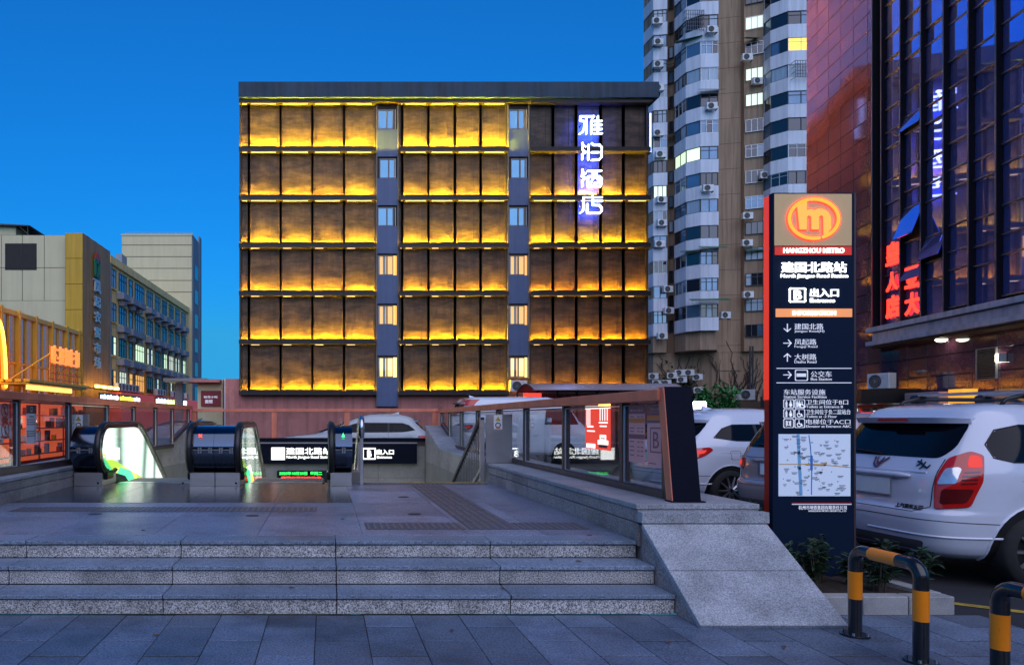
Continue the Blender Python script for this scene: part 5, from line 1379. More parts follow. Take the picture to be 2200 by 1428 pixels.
def seg_box(mb, fr, u0, u1, o0, o1, z0, z1):
    mb.add([fr(u0, o0, z0), fr(u1, o0, z0), fr(u1, o1, z0), fr(u0, o1, z0), fr(u0, o0, z1), fr(u1, o0, z1), fr(u1, o1, z1), fr(u0, o1, z1)],
           [(0, 1, 2, 3), (7, 6, 5, 4), (0, 4, 5, 1), (1, 5, 6, 2), (2, 6, 7, 3), (3, 7, 4, 0)])
def tower_window(fr, L, z0, z1, glass, n, frame, u0=.0, inset=-.04):
    w = MB(); t_ = .06
    seg_box(w, fr, u0, L, inset - .02, inset + .05, z0, z0 + t_); seg_box(w, fr, u0, L, inset - .02, inset + .05, z1 - t_, z1)
    for k in range(n + 1):
        u = u0 + (L - u0) * k / n; u = min(max(u, u0 + t_ / 2), L - t_ / 2)
        seg_box(w, fr, u - t_ / 2, u + t_ / 2, inset - .02, inset + .052, z0 + t_, z1 - t_)
    if n > 1 and rs.random() < .4: seg_box(w, fr, u0 + t_, L - t_, inset - .02, inset + .04, z1 - .45, z1 - .40)
    wo = w.build('window', frame, tw, fix=True)
    for k in range(n):
        g = MB(); a_, b_ = u0 + (L - u0) * k / n + .02, u0 + (L - u0) * (k + 1) / n - .02
        seg_box(g, fr, a_, b_, inset - .03, inset - .012 + rs.uniform(0, .012), z0 + .03, z1 - .03)
        gm = glass
        if glass.startswith('glass'): gm = rs.choice(['glass_dark', glass, glass, 'glass_curtain' if rs.random() < .3 else glass])
        g.build('pane', gm, wo, fix=True)
def floors(z_first, k): return z_first + FH * k
PITCH = 56.3
def tower_bay(pts, y_sill0, skips, faces_n, litmap, zlow):
    """y_sill0: photograph row of one window sill on the front face; storeys are stacked from it"""
    Yf = pts[-1].y; zs = PZ(y_sill0, Yf)
    while zs - FH > zlow: zs -= FH
    k = 0
    while zs < TOP - 1:
        for i, (a, b) in enumerate(zip(pts, pts[1:])):
            fr, L = seg_frame(a, b)
            s = MB(); seg_box(s, fr, -.02, L + .02, -.45, .06, zs - 1.42, zs); o = s.build('spandrel', 'tower_white', tw, fix=True)
            key = (round((CY - (zs - EYE) / Yf * FPX + 0)), i)
            gl = rs.choice(['glass_dark', 'glass_blue', 'glass_blue', 'glass_curtain'])
            ym = CY - (zs + .7 - EYE) / Yf * FPX
            for (yy, ii, mm) in litmap:
                if abs(ym - yy) < 26 and ii in (i, -1): gl = mm
            tower_window(fr, L, zs, zs + FH - 1.42, gl, faces_n[i] if rs.random() < .7 else faces_n[i] + 1, rs.choice(['alu_frame', 'dark_frame', 'dark_frame']))
        zs += FH; k += 1
tower_bay(bayC, 455, None, (2, 1, 2), [(335, 0, 'lit_green'), (335, 1, 'lit_green')], 10.8)
tower_bay(bayL, 425, None, (2, 2), [(415, 0, 'lit_green'), (415, 1, 'lit_cool')], 9.6)
tower_bay(bayR, 108, None, (1, 1, 2), [(97, 2, 'lit_yellow')], 9.6)
# plain beige flanks with windows and floor joints
zs = PZ(62, 75.9)
while zs - FH > 9: zs -= FH
fr, L = seg_frame(beige[1], beige[2])
while zs < TOP:
    ym = CY - (zs + .7 - EYE) / 75.9 * FPX
    g = 'lit_cool' if min(abs(ym - q) for q in (45, 155, 213)) < 20 else rs.choice(['glass_dark', 'glass_blue', 'glass_curtain'])
    tower_window(fr, L - .05, zs, zs + 1.38, g, 3, rs.choice(['alu_frame', 'dark_frame']), .06, .02)
    zs += FH
fr2, L2 = seg_frame(V2(1433, 78.8), V2(1450, 78.2))
zs = PZ(180, 78.5)
while zs - FH > 9: zs -= FH
while zs < TOP:
    tower_window(fr2, L2 - .12, zs, zs + 1.3, rs.choice(['glass_dark', 'glass_blue', 'glass_dark']), 1, 'dark_frame', .25, .13); zs += FH
zs = PZ(40, 77.4) % FH
fr3, L3 = seg_frame(V2(1542.5, 77.4), V2(1593, 76.9))
while zs < TOP:
    j = MB(); seg_box(j, fr3, .0, L3, -.2, -.112, zs, zs + .05); j.build('floor_joint', 'tower_joint', tw, fix=True); zs += FH
# window cages, awnings, a downpipe
def cage(px, Y, y0_, y1_, w):
    xa, z0_, z1_ = PX(px, Y), PZ(y1_, Y), PZ(y0_, Y); e = MB()
    for k in range(9): e.box(xa + w * k / 8 - .02, xa + w * k / 8 + .02, Y - .65, Y - .61, z0_, z1_)
    for k in range(6): e.box(xa, xa + w, Y - .66, Y - .62, z0_ + (z1_ - z0_) * k / 5 - .02, z0_ + (z1_ - z0_) * k / 5 + .02)
    for k in (0, 1):
        for q in range(4): e.box(xa + w * k - .02, xa + w * k + .02, Y - .62, Y, z0_ + (z1_ - z0_) * q / 3 - .02, z0_ + (z1_ - z0_) * q / 3 + .02)
    e.build('window_cage', 'bars', tw)
cage(1468, 74.6, 30, 72, 1.9); cage(1700, 73.1, 137, 172, 2.1)
for px, y, Y, w, d, rot in ((1452, 100, 76.0, 2.6, 1.2, .5), (1428, 145, 78.4, 1.2, .8, .2), (1428, 295, 78.4, 1.1, .8, .2), (1595, 88, 75.9, 1.6, .8, -.1), (1500, 198, 73.9, 2.6, .7, 0), (1462, 545, 75.4, 2.6, .9, .5), (1500, 535, 73.9, 2.9, .7, 0), (1480, 648, 73.9, 4.0, .7, .1), (1596, 540, 75.8, 2.3, .6, 0)):
    x, z = PX(px, Y), PZ(y, Y); e = MB().add([(0, 0, .3), (w, 0, .3), (w, -d, 0), (0, -d, 0), (0, 0, .26), (w, 0, .26), (w, -d, -.04), (0, -d, -.04)], [(0, 3, 2, 1), (4, 5, 6, 7), (0, 4, 7, 3), (1, 2, 6, 5), (2, 3, 7, 6), (0, 1, 5, 4)])
    o = e.build('awning', 'awning_green', tw); o.matrix_basis = Matrix.Translation((x, Y, z)) @ Matrix.Rotation(-rot, 4, 'Z')
MB().cyl((PX(1611, 75.6), 75.55, 0), (PX(1611, 75.6), 75.55, 9.5), .09, 8).cyl((PX(1616, 75.6), 75.5, 0), (PX(1616, 75.6), 75.5, 9.5), .09, 8).build('downpipe', 'dark_metal', tw)
AC_T = [(1411, 47, 77.2), (1413, 92, 77.2), (1413, 140, 77.2), (1414, 190, 77.2), (1413, 287, 77.2), (1418, 333, 77.2), (1420, 430, 77.2), (1421, 480, 77.2), (1416, 525, 77.2),
        (1528, 66, 73.6), (1528, 230, 73.6), (1520, 406, 73.6), (1604, 125, 75.6), (1626, 176, 75.6), (1605, 465, 75.6), (1642, 378, 75.2), (1604, 523, 75.6), (1606, 634, 75.6), (1557, 678, 74.2), (1422, 722, 77.0), (1434, 622, 77.3), (1436, 668, 77.3)]
for px, y, Y in AC_T:
    kind = ('on the tower bay next to the hotel' if px < 1440 else 'under the middle bay windows of the tower' if px < 1565 else 'on the plain beige flank of the tower')
    place_ac(PX(px, Y), Y - .05, PZ(y + 7, Y), R(rs.uniform(-6, 6)), 'small white air conditioner unit ' + kind, 'air conditioners ' + kind, 1.3)
for px, y in ((1411, 807), (1418, 822), (1436, 822), (1447, 806), (1462, 800), (1466, 815), (1496, 810), (1498, 838), (1480, 800)):
    place_ac(PX(px, 76.6), 76.3 + (1500 - px) * .012, PZ(y + 7, 76.6), R(-25), 'white air conditioner unit among creepers at the foot of the apartment tower', 'air conditioners at the foot of the tower', 1.2)
place_ac(PX(1602, 40), 40, PZ(860, 40), 0, 'white air conditioner unit standing alone behind the parked cars', 'air conditioner behind the parked cars', 1.1)
tag(MB().box(PX(1585, 40), PX(1640, 40), 39.7, 41, -.03, PZ(860, 40) - .035).build('low_wall', 'tower_joint'), 'low dark wall carrying the lone air conditioner behind the parked cars', 'wall')
# bare creeper over the base wall
cr = thing('creeper', 'bare climbing creeper spread over the foot of the apartment tower', 'creeper', (42, 76, 0))
e = MB(); rs = random.Random(21)
def base_y(x):
    pts = low[:9]
    for a, b in zip(pts, pts[1:]):
        if a.x <= x <= b.x and b.x > a.x: return a.y + (b.y - a.y) * (x - a.x) / (b.x - a.x)
    return 76.0
for k in range(46):
    x = rs.choice([rs.uniform(PX(1545, 76.5), PX(1640, 76)), rs.uniform(PX(1545, 76.5), PX(1640, 76)), rs.uniform(PX(1400, 78), PX(1500, 77.5))]); z = rs.uniform(0, 3); d = rs.uniform(-.5, .5); pts = []
    for q in range(rs.randint(7, 15)):
        pts.append((x, base_y(x) + .02, z)); x += d * .6 + rs.uniform(-.35, .35); z += rs.uniform(.3, .9)
        if z > 13 or (z > 8.8 and not 43.2 < x < 46.5) or not PX(1400, 78) < x < PX(1642, 75.9): break
    if len(pts) > 2: e.tube(pts, [.07 * (1 - .75 * i / len(pts)) for i in range(len(pts))], 4)
e.build('stems', 'creeper', cr)
e = MB()
for k in range(900):
    x = rs.uniform(PX(1400, 78), PX(1500, 77.5)); z = abs(rs.gauss(0, 1)) * 3.2 + .5
    if z > 8: continue
    a = rs.uniform(0, math.tau); leaf(e, (x, base_y(x) - .02, z), (math.cos(a), -.5, math.sin(a)), .35, .28)
e.build('leaves', 'leaf', cr)
# leafy young tree between the cars and the tower
def young_tree(label, x, y, h, spread, rnd, mat='tree_leaf', n=900, ls=.13):
    t = thing('young_tree', label, 'tree', (x, y, 0)); tr, lf = MB(), MB()
    tr.tube([(x, y, -.02), (x + .05, y, h * .35), (x, y, h * .7)], [.06, .045, .02], 7)
    tips = []
    for k in range(16):
        a = rnd.uniform(0, math.tau); z0_ = h * rnd.uniform(.15, .65); r_ = spread * rnd.uniform(.5, 1); p0 = Vector((x, y, z0_)); p1 = p0 + Vector((math.cos(a) * r_, math.sin(a) * r_, h * rnd.uniform(.12, .36)))
        tr.tube([p0, p0.lerp(p1, .5) + Vector((0, 0, .06)), p1], [.025, .015, .006], 5); tips += [p0.lerp(p1, f) for f in (.4, .6, .8, .95, 1.05)]
    tips += [Vector((x, y, h * f)) for f in (.7, .85, .95)]
    for k in range(n):
        c = rnd.choice(tips); q = c + Vector((rnd.gauss(0, .13), rnd.gauss(0, .13), rnd.gauss(0, .11))) * spread
        leaf(lf, q, (rnd.uniform(-1, 1), rnd.uniform(-1, 1), rnd.uniform(-.7, .5)), ls * rnd.uniform(.7, 1.3), ls * .5)
    tr.build('trunk', 'stem', t); lf.build('crown', mat, t)
young_tree('young leafy green tree standing behind the taxi roof sign', PX(1540, 24), 24, 2.75, .60, random.Random(2), n=1700, ls=.19)

# ------------------------------------------------------------------ red granite office building with glass bay
ROT = math.atan2(-.9844, -.1760)
O0 = Vector((25.16, 30.93, 0))
gb = thing('granite_building', 'dark red granite office building with a deep finned blue glass bay', 'building', O0, ROT)
pm('bay_glass', (.36, .38, .98), .02, .80, .08, .3)
pm('fin', (.008, .007, .012), .7, 0, spec=.15); pm('fin_edge', (.22, .20, .26), .35, .6)
pm('ledge_metal', (.55, .56, .64), .45, .1, .12, 1.5, streak=.3)
pm('louvre_grey', (.26, .24, .24), .45, .4); pm('soffit', (.10, .06, .04), .6)
em('dome_lamp', (1, .95, .72), 9)
TOPG = 26.0
# main masses (local: x towards the viewer along the wall, y into the building)
MB().box(-7.05, -.32, .06, 14, 0, TOPG).build('wall', 'joint', gb)
MB().box(-.32, 16, .35, 14, 0, 5.0).build('ground_floor_wall', 'joint', gb)
MB().box(-.32, 16, .10, 14, 5.0, TOPG).build('bay_back', 'fin', gb)
# polished slabs of the plain wall
gs = {}
def gslab(x0_, x1_, z0_, z1_, y_, par=gb):
    k = (round(x1_ - x0_, 3), round(z1_ - z0_, 3)); G = .035
    if k not in gs:
        o = MB().box(0, x1_ - x0_ - G, -.035, .0, 0, z1_ - z0_ - G).build('granite_slab', 'red_granite', par, bevel=.004); gs[k] = o.data
    else: o = link('granite_slab', gs[k], 'red_granite', par)
    o.location = (x0_, y_, z0_); o.rotation_euler = (R(random.uniform(-.3, .3)), 0, R(random.uniform(-.3, .3)))
nz = 31
for j in range(nz):
    z0_ = .82 * j; n_ = 6; off = (j % 2) * .0
    for i in range(n_): gslab(-7.05 + 6.73 / n_ * i, -7.05 + 6.73 / n_ * (i + 1), z0_, z0_ + .82, .058)
for j in range(6):
    for i in range(13): gslab(-.3 + 1.25 * i, -.3 + 1.25 * (i + 1), .82 * j, .82 * j + .82, .348)
MB().box(-.36, -.30, -.04, .36, 0, 4.9).build('corner_return', 'red_granite', gb)
# glass bay: panes, fins, transoms
PIT = 1.32; nb = 12
tz = []
z = 5.72
pat = [1.45, .72, 1.03]
while z < TOPG: tz.append(z); z += pat[len(tz) % 3 - 1]
# photograph: opened lights in the second column, plus a pair low down
opened = [(1, 10.35), (1, 14.0), (1, 7.9), (2, 8.1)]
for i in range(nb):
    xa = .0 + PIT * i; xb = xa + PIT
    MB().box(xa - .05, xa + .05, -.21, .12, 5.6, TOPG).build('fin', 'fin', gb)
    MB().box(xa - .03, xa + .03, -.226, -.212, 5.6, TOPG).build('fin_edge', 'fin_edge', gb)
    for k in range(len(tz) - 1):
        z0_, z1_ = tz[k] + (.13 if i % 2 else 0), tz[k + 1] + (.13 if i % 2 else 0)
        hit = [q for q in opened if q[0] == i and z0_ <= q[1] < z1_]
        if hit:
            e = MB().box(xa + .06, xb - .06, -.012, .012, -(z1_ - z0_) + .05, -.03).build('open_light', 'bay_glass', gb); e.location = (0, -.02, z1_); e.rotation_euler = (R(-21), 0, 0)
            MB().box(xa + .05, xb - .05, .07, .095, z0_ + .03, z1_ - .03).build('dark_opening', 'room_dark', gb)
        else:
            o = MB().box(xa + .05, xb - .05, .0, .02, z0_ + .02, z1_ - .02).build('glass_pane', 'bay_glass', gb); o.rotation_euler = (R(random.uniform(-.10, .10)), 0, 0)
            o.location = (0, 0, 0)
        MB().box(xa + .05, xb - .05, -.07, .03, z0_ - .025, z0_ + .025).build('transom', 'fin_edge', gb)
MB().box(-.32, -.02, -.06, .1, 5.6, TOPG).build('bay_end', 'red_granite', gb, bevel=.01)
MB().box(-.34, -.29, -.40, .06, 5.6, TOPG).build('fin', 'fin', gb); MB().box(-.345, -.285, -.42, -.402, 5.6, TOPG).build('fin_edge', 'fin_edge', gb)
# stepped metal ledge under the bay, in panels
for i in range(11):
    xa, xb = -.42 + 1.3 * i, -.42 + 1.3 * (i + 1) - .012
    for a, b2, z0_, z1_, k in ((-.62, .1, 5.40, 5.62, 0), (-.50, .1, 5.02, 5.36, .3), (-.62, .1, 4.80, 5.0, 0)):
        MB().box(xa + (k if i == 0 else 0), xb, a, b2, z0_, z1_).build('ledge_panel', 'ledge_metal', gb, bevel=.01)
MB().box(-.30, 14, -.45, .34, 4.70, 4.79).build('soffit', 'soffit', gb)
for x in (3.6, 8.4, 9.4):
    l = MB().lathe([(0, -.13), (.10, -.12), (.17, -.08), (.20, -.02), (.20, 0)], 18, (x, -.05, 4.69)).build('soffit_lamp', 'dome_lamp', gb, smooth=True)
    MB().lathe([(.20, -.03), (.235, -.03), (.235, .005), (.2, .005)], 18, (x, -.05, 4.69)).build('lamp_ring', 'chrome', l)
lv = MB().box(5.0, 5.9, .27, .31, 3.0, 4.1).build('vent', 'fin', gb)
for k in range(14): o = MB().box(5.03, 5.87, -.03, .012, 0, .012).build('vent_slat', 'louvre_grey', lv); o.location = (0, .26, 3.05 + .075 * k); o.rotation_euler = (R(-25), 0, 0)
MB().box(4.96, 5.0, .24, .31, 2.97, 4.13).box(5.9, 5.94, .24, .31, 2.97, 4.13).box(5.0, 5.9, .24, .31, 4.1, 4.13).box(5.0, 5.9, .24, .31, 2.97, 3.0).build('vent_frame', 'trim_light', lv)
for x in (6.1, 6.25): MB().box(x, x + .1, .10, .31, 3.55, 3.85).build('wall_lamp', 'dome_lamp' if x < 6.2 else 'white_plastic', gb, bevel=.02)
MB().cyl((2.2, .3, 3.5), (2.2, .1, 3.5), .03, 6).box(2.0, 2.35, .02, .12, 3.46, 3.54).build('camera_arm', 'trim_light', gb)
em('red_neon', (1, .035, .02), 2.6)
rn = thing('red_neon_sign', 'red neon characters glowing between the fins of the granite building glass bay', 'sign', O0, ROT)
for ch, u, z, s in (('皇', .14, 8.30, .95), ('人', .16, 7.15, .8), ('店', .14, 5.95, .95), ('亚', PIT + .12, 7.05, .85), ('大', PIT + .12, 5.9, .9)):
    lettering(ch, u, u + s, z, z + s * 1.05, -.06, 'red_neon', rn, .03, .05, 'neon_character')
gc = lambda x, y, z: O0 + Matrix.Rotation(ROT, 3, 'Z') @ Vector((x, y, z))
# shop front, lamps and cabinets along the foot of the granite wall
pm('shop_black', (.012, .012, .014), .3); pm('cabinet_pink', (.58, .36, .33), .6); em('cabinet_amber', (1, .45, .04), .75)
em('lantern_red', (1, .04, .02), 3.2); em('shop_glow', (.75, .85, 1), 1.1); em('lamp_cool', (.85, 1, 1), 8); em('glow_amber', (1, .62, .25), 2.0)
sf = thing('shop_canopy', 'long black shop canopy with lamps at the foot of the granite building', 'canopy', O0, ROT)
MB().box(-6.8, 2.7, -2.4, -.2, 2.15, 2.75).build('canopy_box', 'shop_black', sf, bevel=.02)
MB().box(-6.6, 2.6, -.35, -.25, .3, 2.15).build('shop_wall', 'shop_black', sf)
for k in range(7):
    xa = -6.3 + 1.25 * k
    w = MB().box(xa, xa + 1.05, -.40, -.36, .5, 2.0).build('shop_window', 'shop_glow' if k in (1, 3, 6) else 'glass_dark', sf)
for x in (-6.3, -3.6, -.9, 1.8): MB().cyl((x, -2.2, 0), (x, -2.2, 2.15), .09, 12).build('canopy_post', 'steel', sf)
for x in (-.4, -1.3): MB().lathe([(0, -.1), (.12, -.08), (.16, 0), (0, .02)], 12, (x, -2.3, 2.08)).build('canopy_lamp', 'lamp_cool', sf)
for k, x in enumerate((-4.9, -4.9)):
    l = MB().lathe([(0, .24), (.10, .22), (.16, .12), (.16, .06), (.10, -.04), (0, -.06)], 14, (x, -2.3, 1.72 + .36 * k)).build('red_lantern', 'lantern_red', sf, smooth=True)
MB().box(-4.98, -4.8, -2.32, -2.2, .7, 1.5).build('lit_board', 'glow_amber', sf)
rs = random.Random(9)
for k in range(9):
    x = rs.uniform(-6, 2); MB().box(x, x + rs.uniform(.15, .4), -.43, -.405, rs.uniform(.9, 1.5), rs.uniform(1.55, 1.9)).build('shop_notice', rs.choice(['lit_yellow', 'lit_cool', 'lantern_red', 'shop_glow']), sf)
cb = thing('kiosk_cabinet', 'pink panelled cabinet with a lit amber end beside the granite wall', 'cabinet', O0, ROT)
MB().box(3.0, 5.0, -1.0, -.2, 0, 2.55).build('panel_body', 'cabinet_pink', cb, bevel=.02)
MB().box(5.03, 5.75, -.7, -.2, 0, 2.62).build('amber_side', 'cabinet_amber', cb)
p = gc(1.3, -.9, 2.78); place_ac(p.x, p.y, p.z, ROT + R(20), 'pinkish air conditioner unit on top of the black shop canopy', 'air conditioner on the shop canopy', 1.2)
sc2 = thing('strip_canopy', 'pale slatted lamp canopy on the far granite wall', 'canopy', O0, ROT)
for k in range(4): MB().box(-7.0, -3.6, -.9 + .2 * k, -.78 + .2 * k, 3.35 + .05 * k, 3.38 + .05 * k).build('slat', 'trim_light', sc2)
MB().box(-7.0, -6.95, -.95, .02, 3.3, 3.4).box(-3.65, -3.6, -.95, .02, 3.3, 3.4).build('canopy_arm', 'dark_metal', sc2)

# ------------------------------------------------------------------ curved shed canopy behind the screen
sh = thing('curved_canopy', 'curved translucent canopy on thin bars behind the bronze glass screen', 'canopy', (11.5, 30, 0))
pm('polycarbonate', (.30, .24, .27), .25, 0, .1, 1); pm('shed_panel', (.35, .12, .12), .4, .3)
Yc = 30.0; xa, xb = PX(1128, Yc), PX(1440, Yc); zc = PZ(848, Yc)
arcp = [(Yc - 1.3 + 2.6 * k / 10, zc + .50 * math.sin(math.pi * (.12 + .76 * k / 10))) for k in range(11)]
MB().extrude([(xa, y, z) for y, z in arcp] + [(xa, y, z - .03) for y, z in arcp[::-1]], (xb - xa, 0, 0)).build('roof_sheet', 'polycarbonate', sh)
for k in range(8):
    x = xa + (xb - xa) * k / 7; MB().tube([(x, y, z - .05) for y, z in arcp], .035, 6).build('rib', 'dark_metal', sh)
    MB().cyl((x, Yc + 1.2, -.03), (x, Yc + 1.2, zc + .2), .04, 8).build('post', 'dark_metal', sh)
for k in range(14): x = xa + 1 + (xb - xa - 1) * k / 14; MB().box(x + .02, x + (xb - xa - 1) / 14 - .02, Yc + 1.25, Yc + 1.28, .2, zc + .12).build('side_panel', 'shed_panel', sh)
em('shed_red', (1, .05, .03), 1.4)
MB().box(xa + .1, xa + .9, Yc + .6, Yc + .64, zc - .15, zc + .1).build('red_board', 'shed_red', sh)
place_ac(PX(1112, 45.5), 45.4, PZ(842, 45.5), 0, 'white air conditioner unit against the hotel wall beside the curved canopy', 'air conditioner on the hotel wall', 1.3)
# ------------------------------------------------------------------ market street on the other side
LROT = math.atan2(.99918, .0405)
pm('market_cream', (.92, .76, .33), .8, 0, .1, .5, .2, 10, streak=.22)
pm('market_grey', (.68, .60, .37), .75, 0, .1, .4, streak=.07)
pm('market_yellow', (.62, .36, .02), .5, .1, .1, .7, streak=.2)
pm('market_bronze', (.42, .22, .045), .5, .1, .25, .8, streak=.35)
pm('market_shade', (.17, .23, .30), .7, 0, .1, .5)
pm('hood_grey', (.26, .29, .36), .6)
pm('gold_frame', (.85, .45, .04), .4, .3, .15, 1)
pm('store_glass', (.10, .07, .08), .08, .2, .4, .8, spec=1)
em('store_warm', (1, .30, .10), .5, (.2, .1, .08)); em('store_violet', (.6, .35, .45), .3, (.15, .1, .12))
em('flood_amber', (1, .55, .06), 16); em('arch_yellow', (1, .62, .06), 3.2); em('arch_edge', (1, .25, .02), 1.6)
em('sign_yellow', (1, .8, .05), 2.4); em('sign_cool', (.85, .95, 1), 3.2); em('sign_green', (.7, 1, .3), 2.2); em('sign_bluewhite', (.5, .7, 1), 3.0)
em('shop_red', (.9, .08, .05), .22, (.3, .04, .03)); em('street_amber', (1, .55, .12), 1.6)
pm('sign_maroon', (.22, .012, .02), .5)
pm('metal_letter', (.62, .62, .64), .3, .5)
MO = Vector((-19.4, 62.0, 0))
mk = thing('market_building', 'cream market building with four rows of windows and grey duct hoods', 'building', MO, LROT)
FE = 29.6
MB().box(0, FE, .12, 12, 0, 16.2).build('wall', 'market_cream', mk)
MB().box(-.05, FE + .05, -.08, .119, 15.55, 16.25).build('parapet', 'market_cream', mk)
MB().box(0, FE, 2.0, 2.04, 16.9, 16.95).box(0, FE, .3, .34, 16.25, 16.32).build('roof_rail', 'trim_light', mk)
wc = [(.98, 1.5, 2), (3.6, 2.1, 3), (5.98, 1.1, 1), (8.8, 3.0, 4), (12.3, 2.1, 3), (15.3, 2.0, 3), (18.1, 2.0, 3), (21.0, 2.0, 3), (23.9, 2.0, 3), (27.0, 2.0, 3)]
rows_ = [15.2, 12.13, 9.07, 6.0]
rs = random.Random(17)
hood_proto = None
for r, zt_ in enumerate(rows_):
    for i, (s, w, n_) in enumerate(wc):
        z1, z0 = zt_, zt_ - 1.75
        g = rs.choice(['glass_dark', 'glass_blue', 'glass_blue', 'glass_curtain'])
        if r == 2: g = rs.choice(['lit_green', 'lit_green', 'lit_cool', 'glass_dark']) if i not in (2,) else 'glass_dark'
        if r == 3: g = rs.choice(['lit_amber', 'glass_dark', 'lit_cool', 'lit_yellow', 'glass_dark'])
        f = MB(); t_ = .07
        f.box(s - w / 2, s + w / 2, .04, .125, z0, z0 + t_).box(s - w / 2, s + w / 2, .04, .125, z1 - t_, z1)
        for k in range(n_ + 1):
            u = s - w / 2 + w * k / n_; u = min(max(u, s - w / 2 + t_ / 2), s + w / 2 - t_ / 2); f.box(u - t_ / 2, u + t_ / 2, .042, .124, z0 + t_, z1 - t_)
        f.box(s - w / 2 + t_, s + w / 2 - t_, .044, .122, z1 - .62, z1 - .56)
        wo = f.build('window', 'dark_frame', mk)
        for k in range(n_):
            gm = g if g.startswith('lit') and rs.random() < .75 else (g if g.startswith('glass') else 'glass_dark')
            MB().box(s - w / 2 + w * k / n_ + .03, s - w / 2 + w * (k + 1) / n_ - .03, .085, .118, z0 + .03, z1 - .03).build('pane', gm, wo)
        MB().box(s - w / 2 - .08, s + w / 2 + .08, -.06, .119, z0 - .1, z0 - .01).build('sill', 'market_cream', wo)
        if r > 0 and i > 0:
            if hood_proto is None:
                hood_proto = MB().box(-.95, .95, -.62, .115, .25, .85).box(-.35, .35, -.45, .115, -.25, .249).build('duct_hood', 'hood_grey', mk, bevel=.03); h = hood_proto
            else: h = link('duct_hood', hood_proto.data, 'hood_grey', mk)
            h.location = (s - w * .35, 0, zt_ + .25)
for z in (13.3, 10.2, 7.1): MB().box(.0, FE, .08, .119, z - .25, z - .15).build('string_course', 'market_cream', mk)

for s in (9.8, 18.6, 22.5): MB().tube([(s, -.12, 3.2), (s, -.12, 6.2), (s - 1.2, -.12, 6.3)], .09, 6).build('yellow_pipe', 'market_yellow', mk)
# ground floor shops with lit signs
MB().box(-.5, FE + 2, -1.2, .1, 0, 3.9).build('shop_row', 'shop_red', mk)
mc = lambda x, y, z: MO + Matrix.Rotation(LROT, 3, 'Z') @ Vector((x, y, z))
for k, s in enumerate((.5, 1.5, 2.5, 3.5, 4.5, 5.5, 13.0, 14.0, 15.2, 19.5, 23.6, 26.0)):
    p = mc(s, -.55, 4.05 + .02 * (k % 2)); place_ac(p.x, p.y, p.z, LROT, 'white air conditioner unit in the row above the market shops', 'air conditioners above the market shops', 1.25)
def lit_sign(label, px0, px1, py0, py1, mats, words=None):
    """a lit shop sign on the market front"""
    r0, r1 = (px0 - CX) / FPX, (px1 - CX) / FPX; off = 1.35
    s0 = (-19.4 + off - 62 * r0) / (r0 - .0405); s1 = (-19.4 + off - 62 * r1) / (r1 - .0405); Y = 62 + (s0 + s1) / 2
    t = thing('shop_sign', label, 'sign', MO, LROT); z0, z1 = PZ(py1, Y), PZ(py0, Y); n_ = len(mats)
    MB().box(s0, s1, -1.3, -1.22, z0 - .12, z1 + .12).build('board', 'shop_black', t)
    for k, m_ in enumerate(mats):
        a, b2 = s0 + (s1 - s0) * k / n_ + .1, s0 + (s1 - s0) * (k + 1) / n_ - .1
        e = MB(); mm = max(2, int((b2 - a) / .55))
        for q in range(mm):
            u = a + (b2 - a) * (q + .5) / mm; w_ = (b2 - a) / mm * .32; zq = (z1 - z0)
            stroke_flat(e, [(u - w_, z0 + zq * .2), (u + w_, z0 + zq * .2), (u + w_, z0 + zq * .8), (u - w_, z0 + zq * .8), (u - w_, z0 + zq * .2)], .1, -1.30, .05, 4)
            if q % 2: stroke_flat(e, [(u, z0 + zq * .1), (u, z0 + zq * .95)], .1, -1.30, .05, 4)
            else: stroke_flat(e, [(u - w_, z0 + zq * .5), (u + w_, z0 + zq * .5)], .1, -1.30, .05, 4)
        e.build('glowing_marks', m_, t)
    return t
lit_sign('blue white glowing shop sign below the bronze market slab', 216, 256, 848, 862, ['sign_bluewhite', 'sign_cool', 'sign_cool'])
lit_sign('yellow glowing shop sign next to the blue white one on the market front', 258, 302, 852, 866, ['sign_yellow', 'sign_yellow', 'sign_cool'])
lit_sign('white and lime glowing shop sign under the market air conditioners', 336, 376, 857, 870, ['sign_cool', 'sign_green'])
lit_sign('small white glowing shop sign at the far end of the market front', 383, 402, 860, 871, ['sign_cool'])
# far block behind the market
fb = thing('far_block', 'plain grey green block with banded end wall rising behind the market', 'building', (-22, 93, 0))
MB().box(PX(262, 92), PX(412, 92), 92, 98, 0, PZ(506, 92)).build('wall', 'market_grey', fb)
for y in (527, 552, 577, 603, 628): MB().box(PX(262, 92) - .01, PX(412, 92) + .01, 91.985, 92.0, PZ(y, 92), PZ(y, 92) + .08).build('band_joint', 'tower_joint', fb)
MB().box(PX(262, 92) - .1, PX(412, 92) + .1, 91.9, 98.1, PZ(506, 92) + .003, PZ(503, 92)).build('coping', 'market_grey', fb)
xq = PX(412, 92)
MB().box(xq + .003, xq + .22, 96.4, 98, 0, PZ(510, 97)).build('stair_wall', 'market_shade', fb)  # thin blue-grey walls: the shade on this end is put into the colour
MB().box(xq + .003, xq + .12, 92.3, 96.39, 0, PZ(508, 93)).build('side_wall', 'market_shade', fb)
for k in range(6): MB().box(xq + .12, xq + .16, 93.3, 95.6, 4 + 3.3 * k, 5.9 + 3.3 * k).build('window', 'glass_dark', fb)
rr_ = MB()
for k in range(9): rr_.cyl((PX(268, 92) + k * 1.12, 92.4, PZ(503, 92)), (PX(268, 92) + k * 1.12, 92.4, PZ(498, 92)), .03, 5)
rr_.cyl((PX(268, 92), 92.4, PZ(498, 92)), (PX(268, 92) + 8.96, 92.4, PZ(498, 92)), .035, 5); rr_.build('roof_railing', 'trim_light', fb)
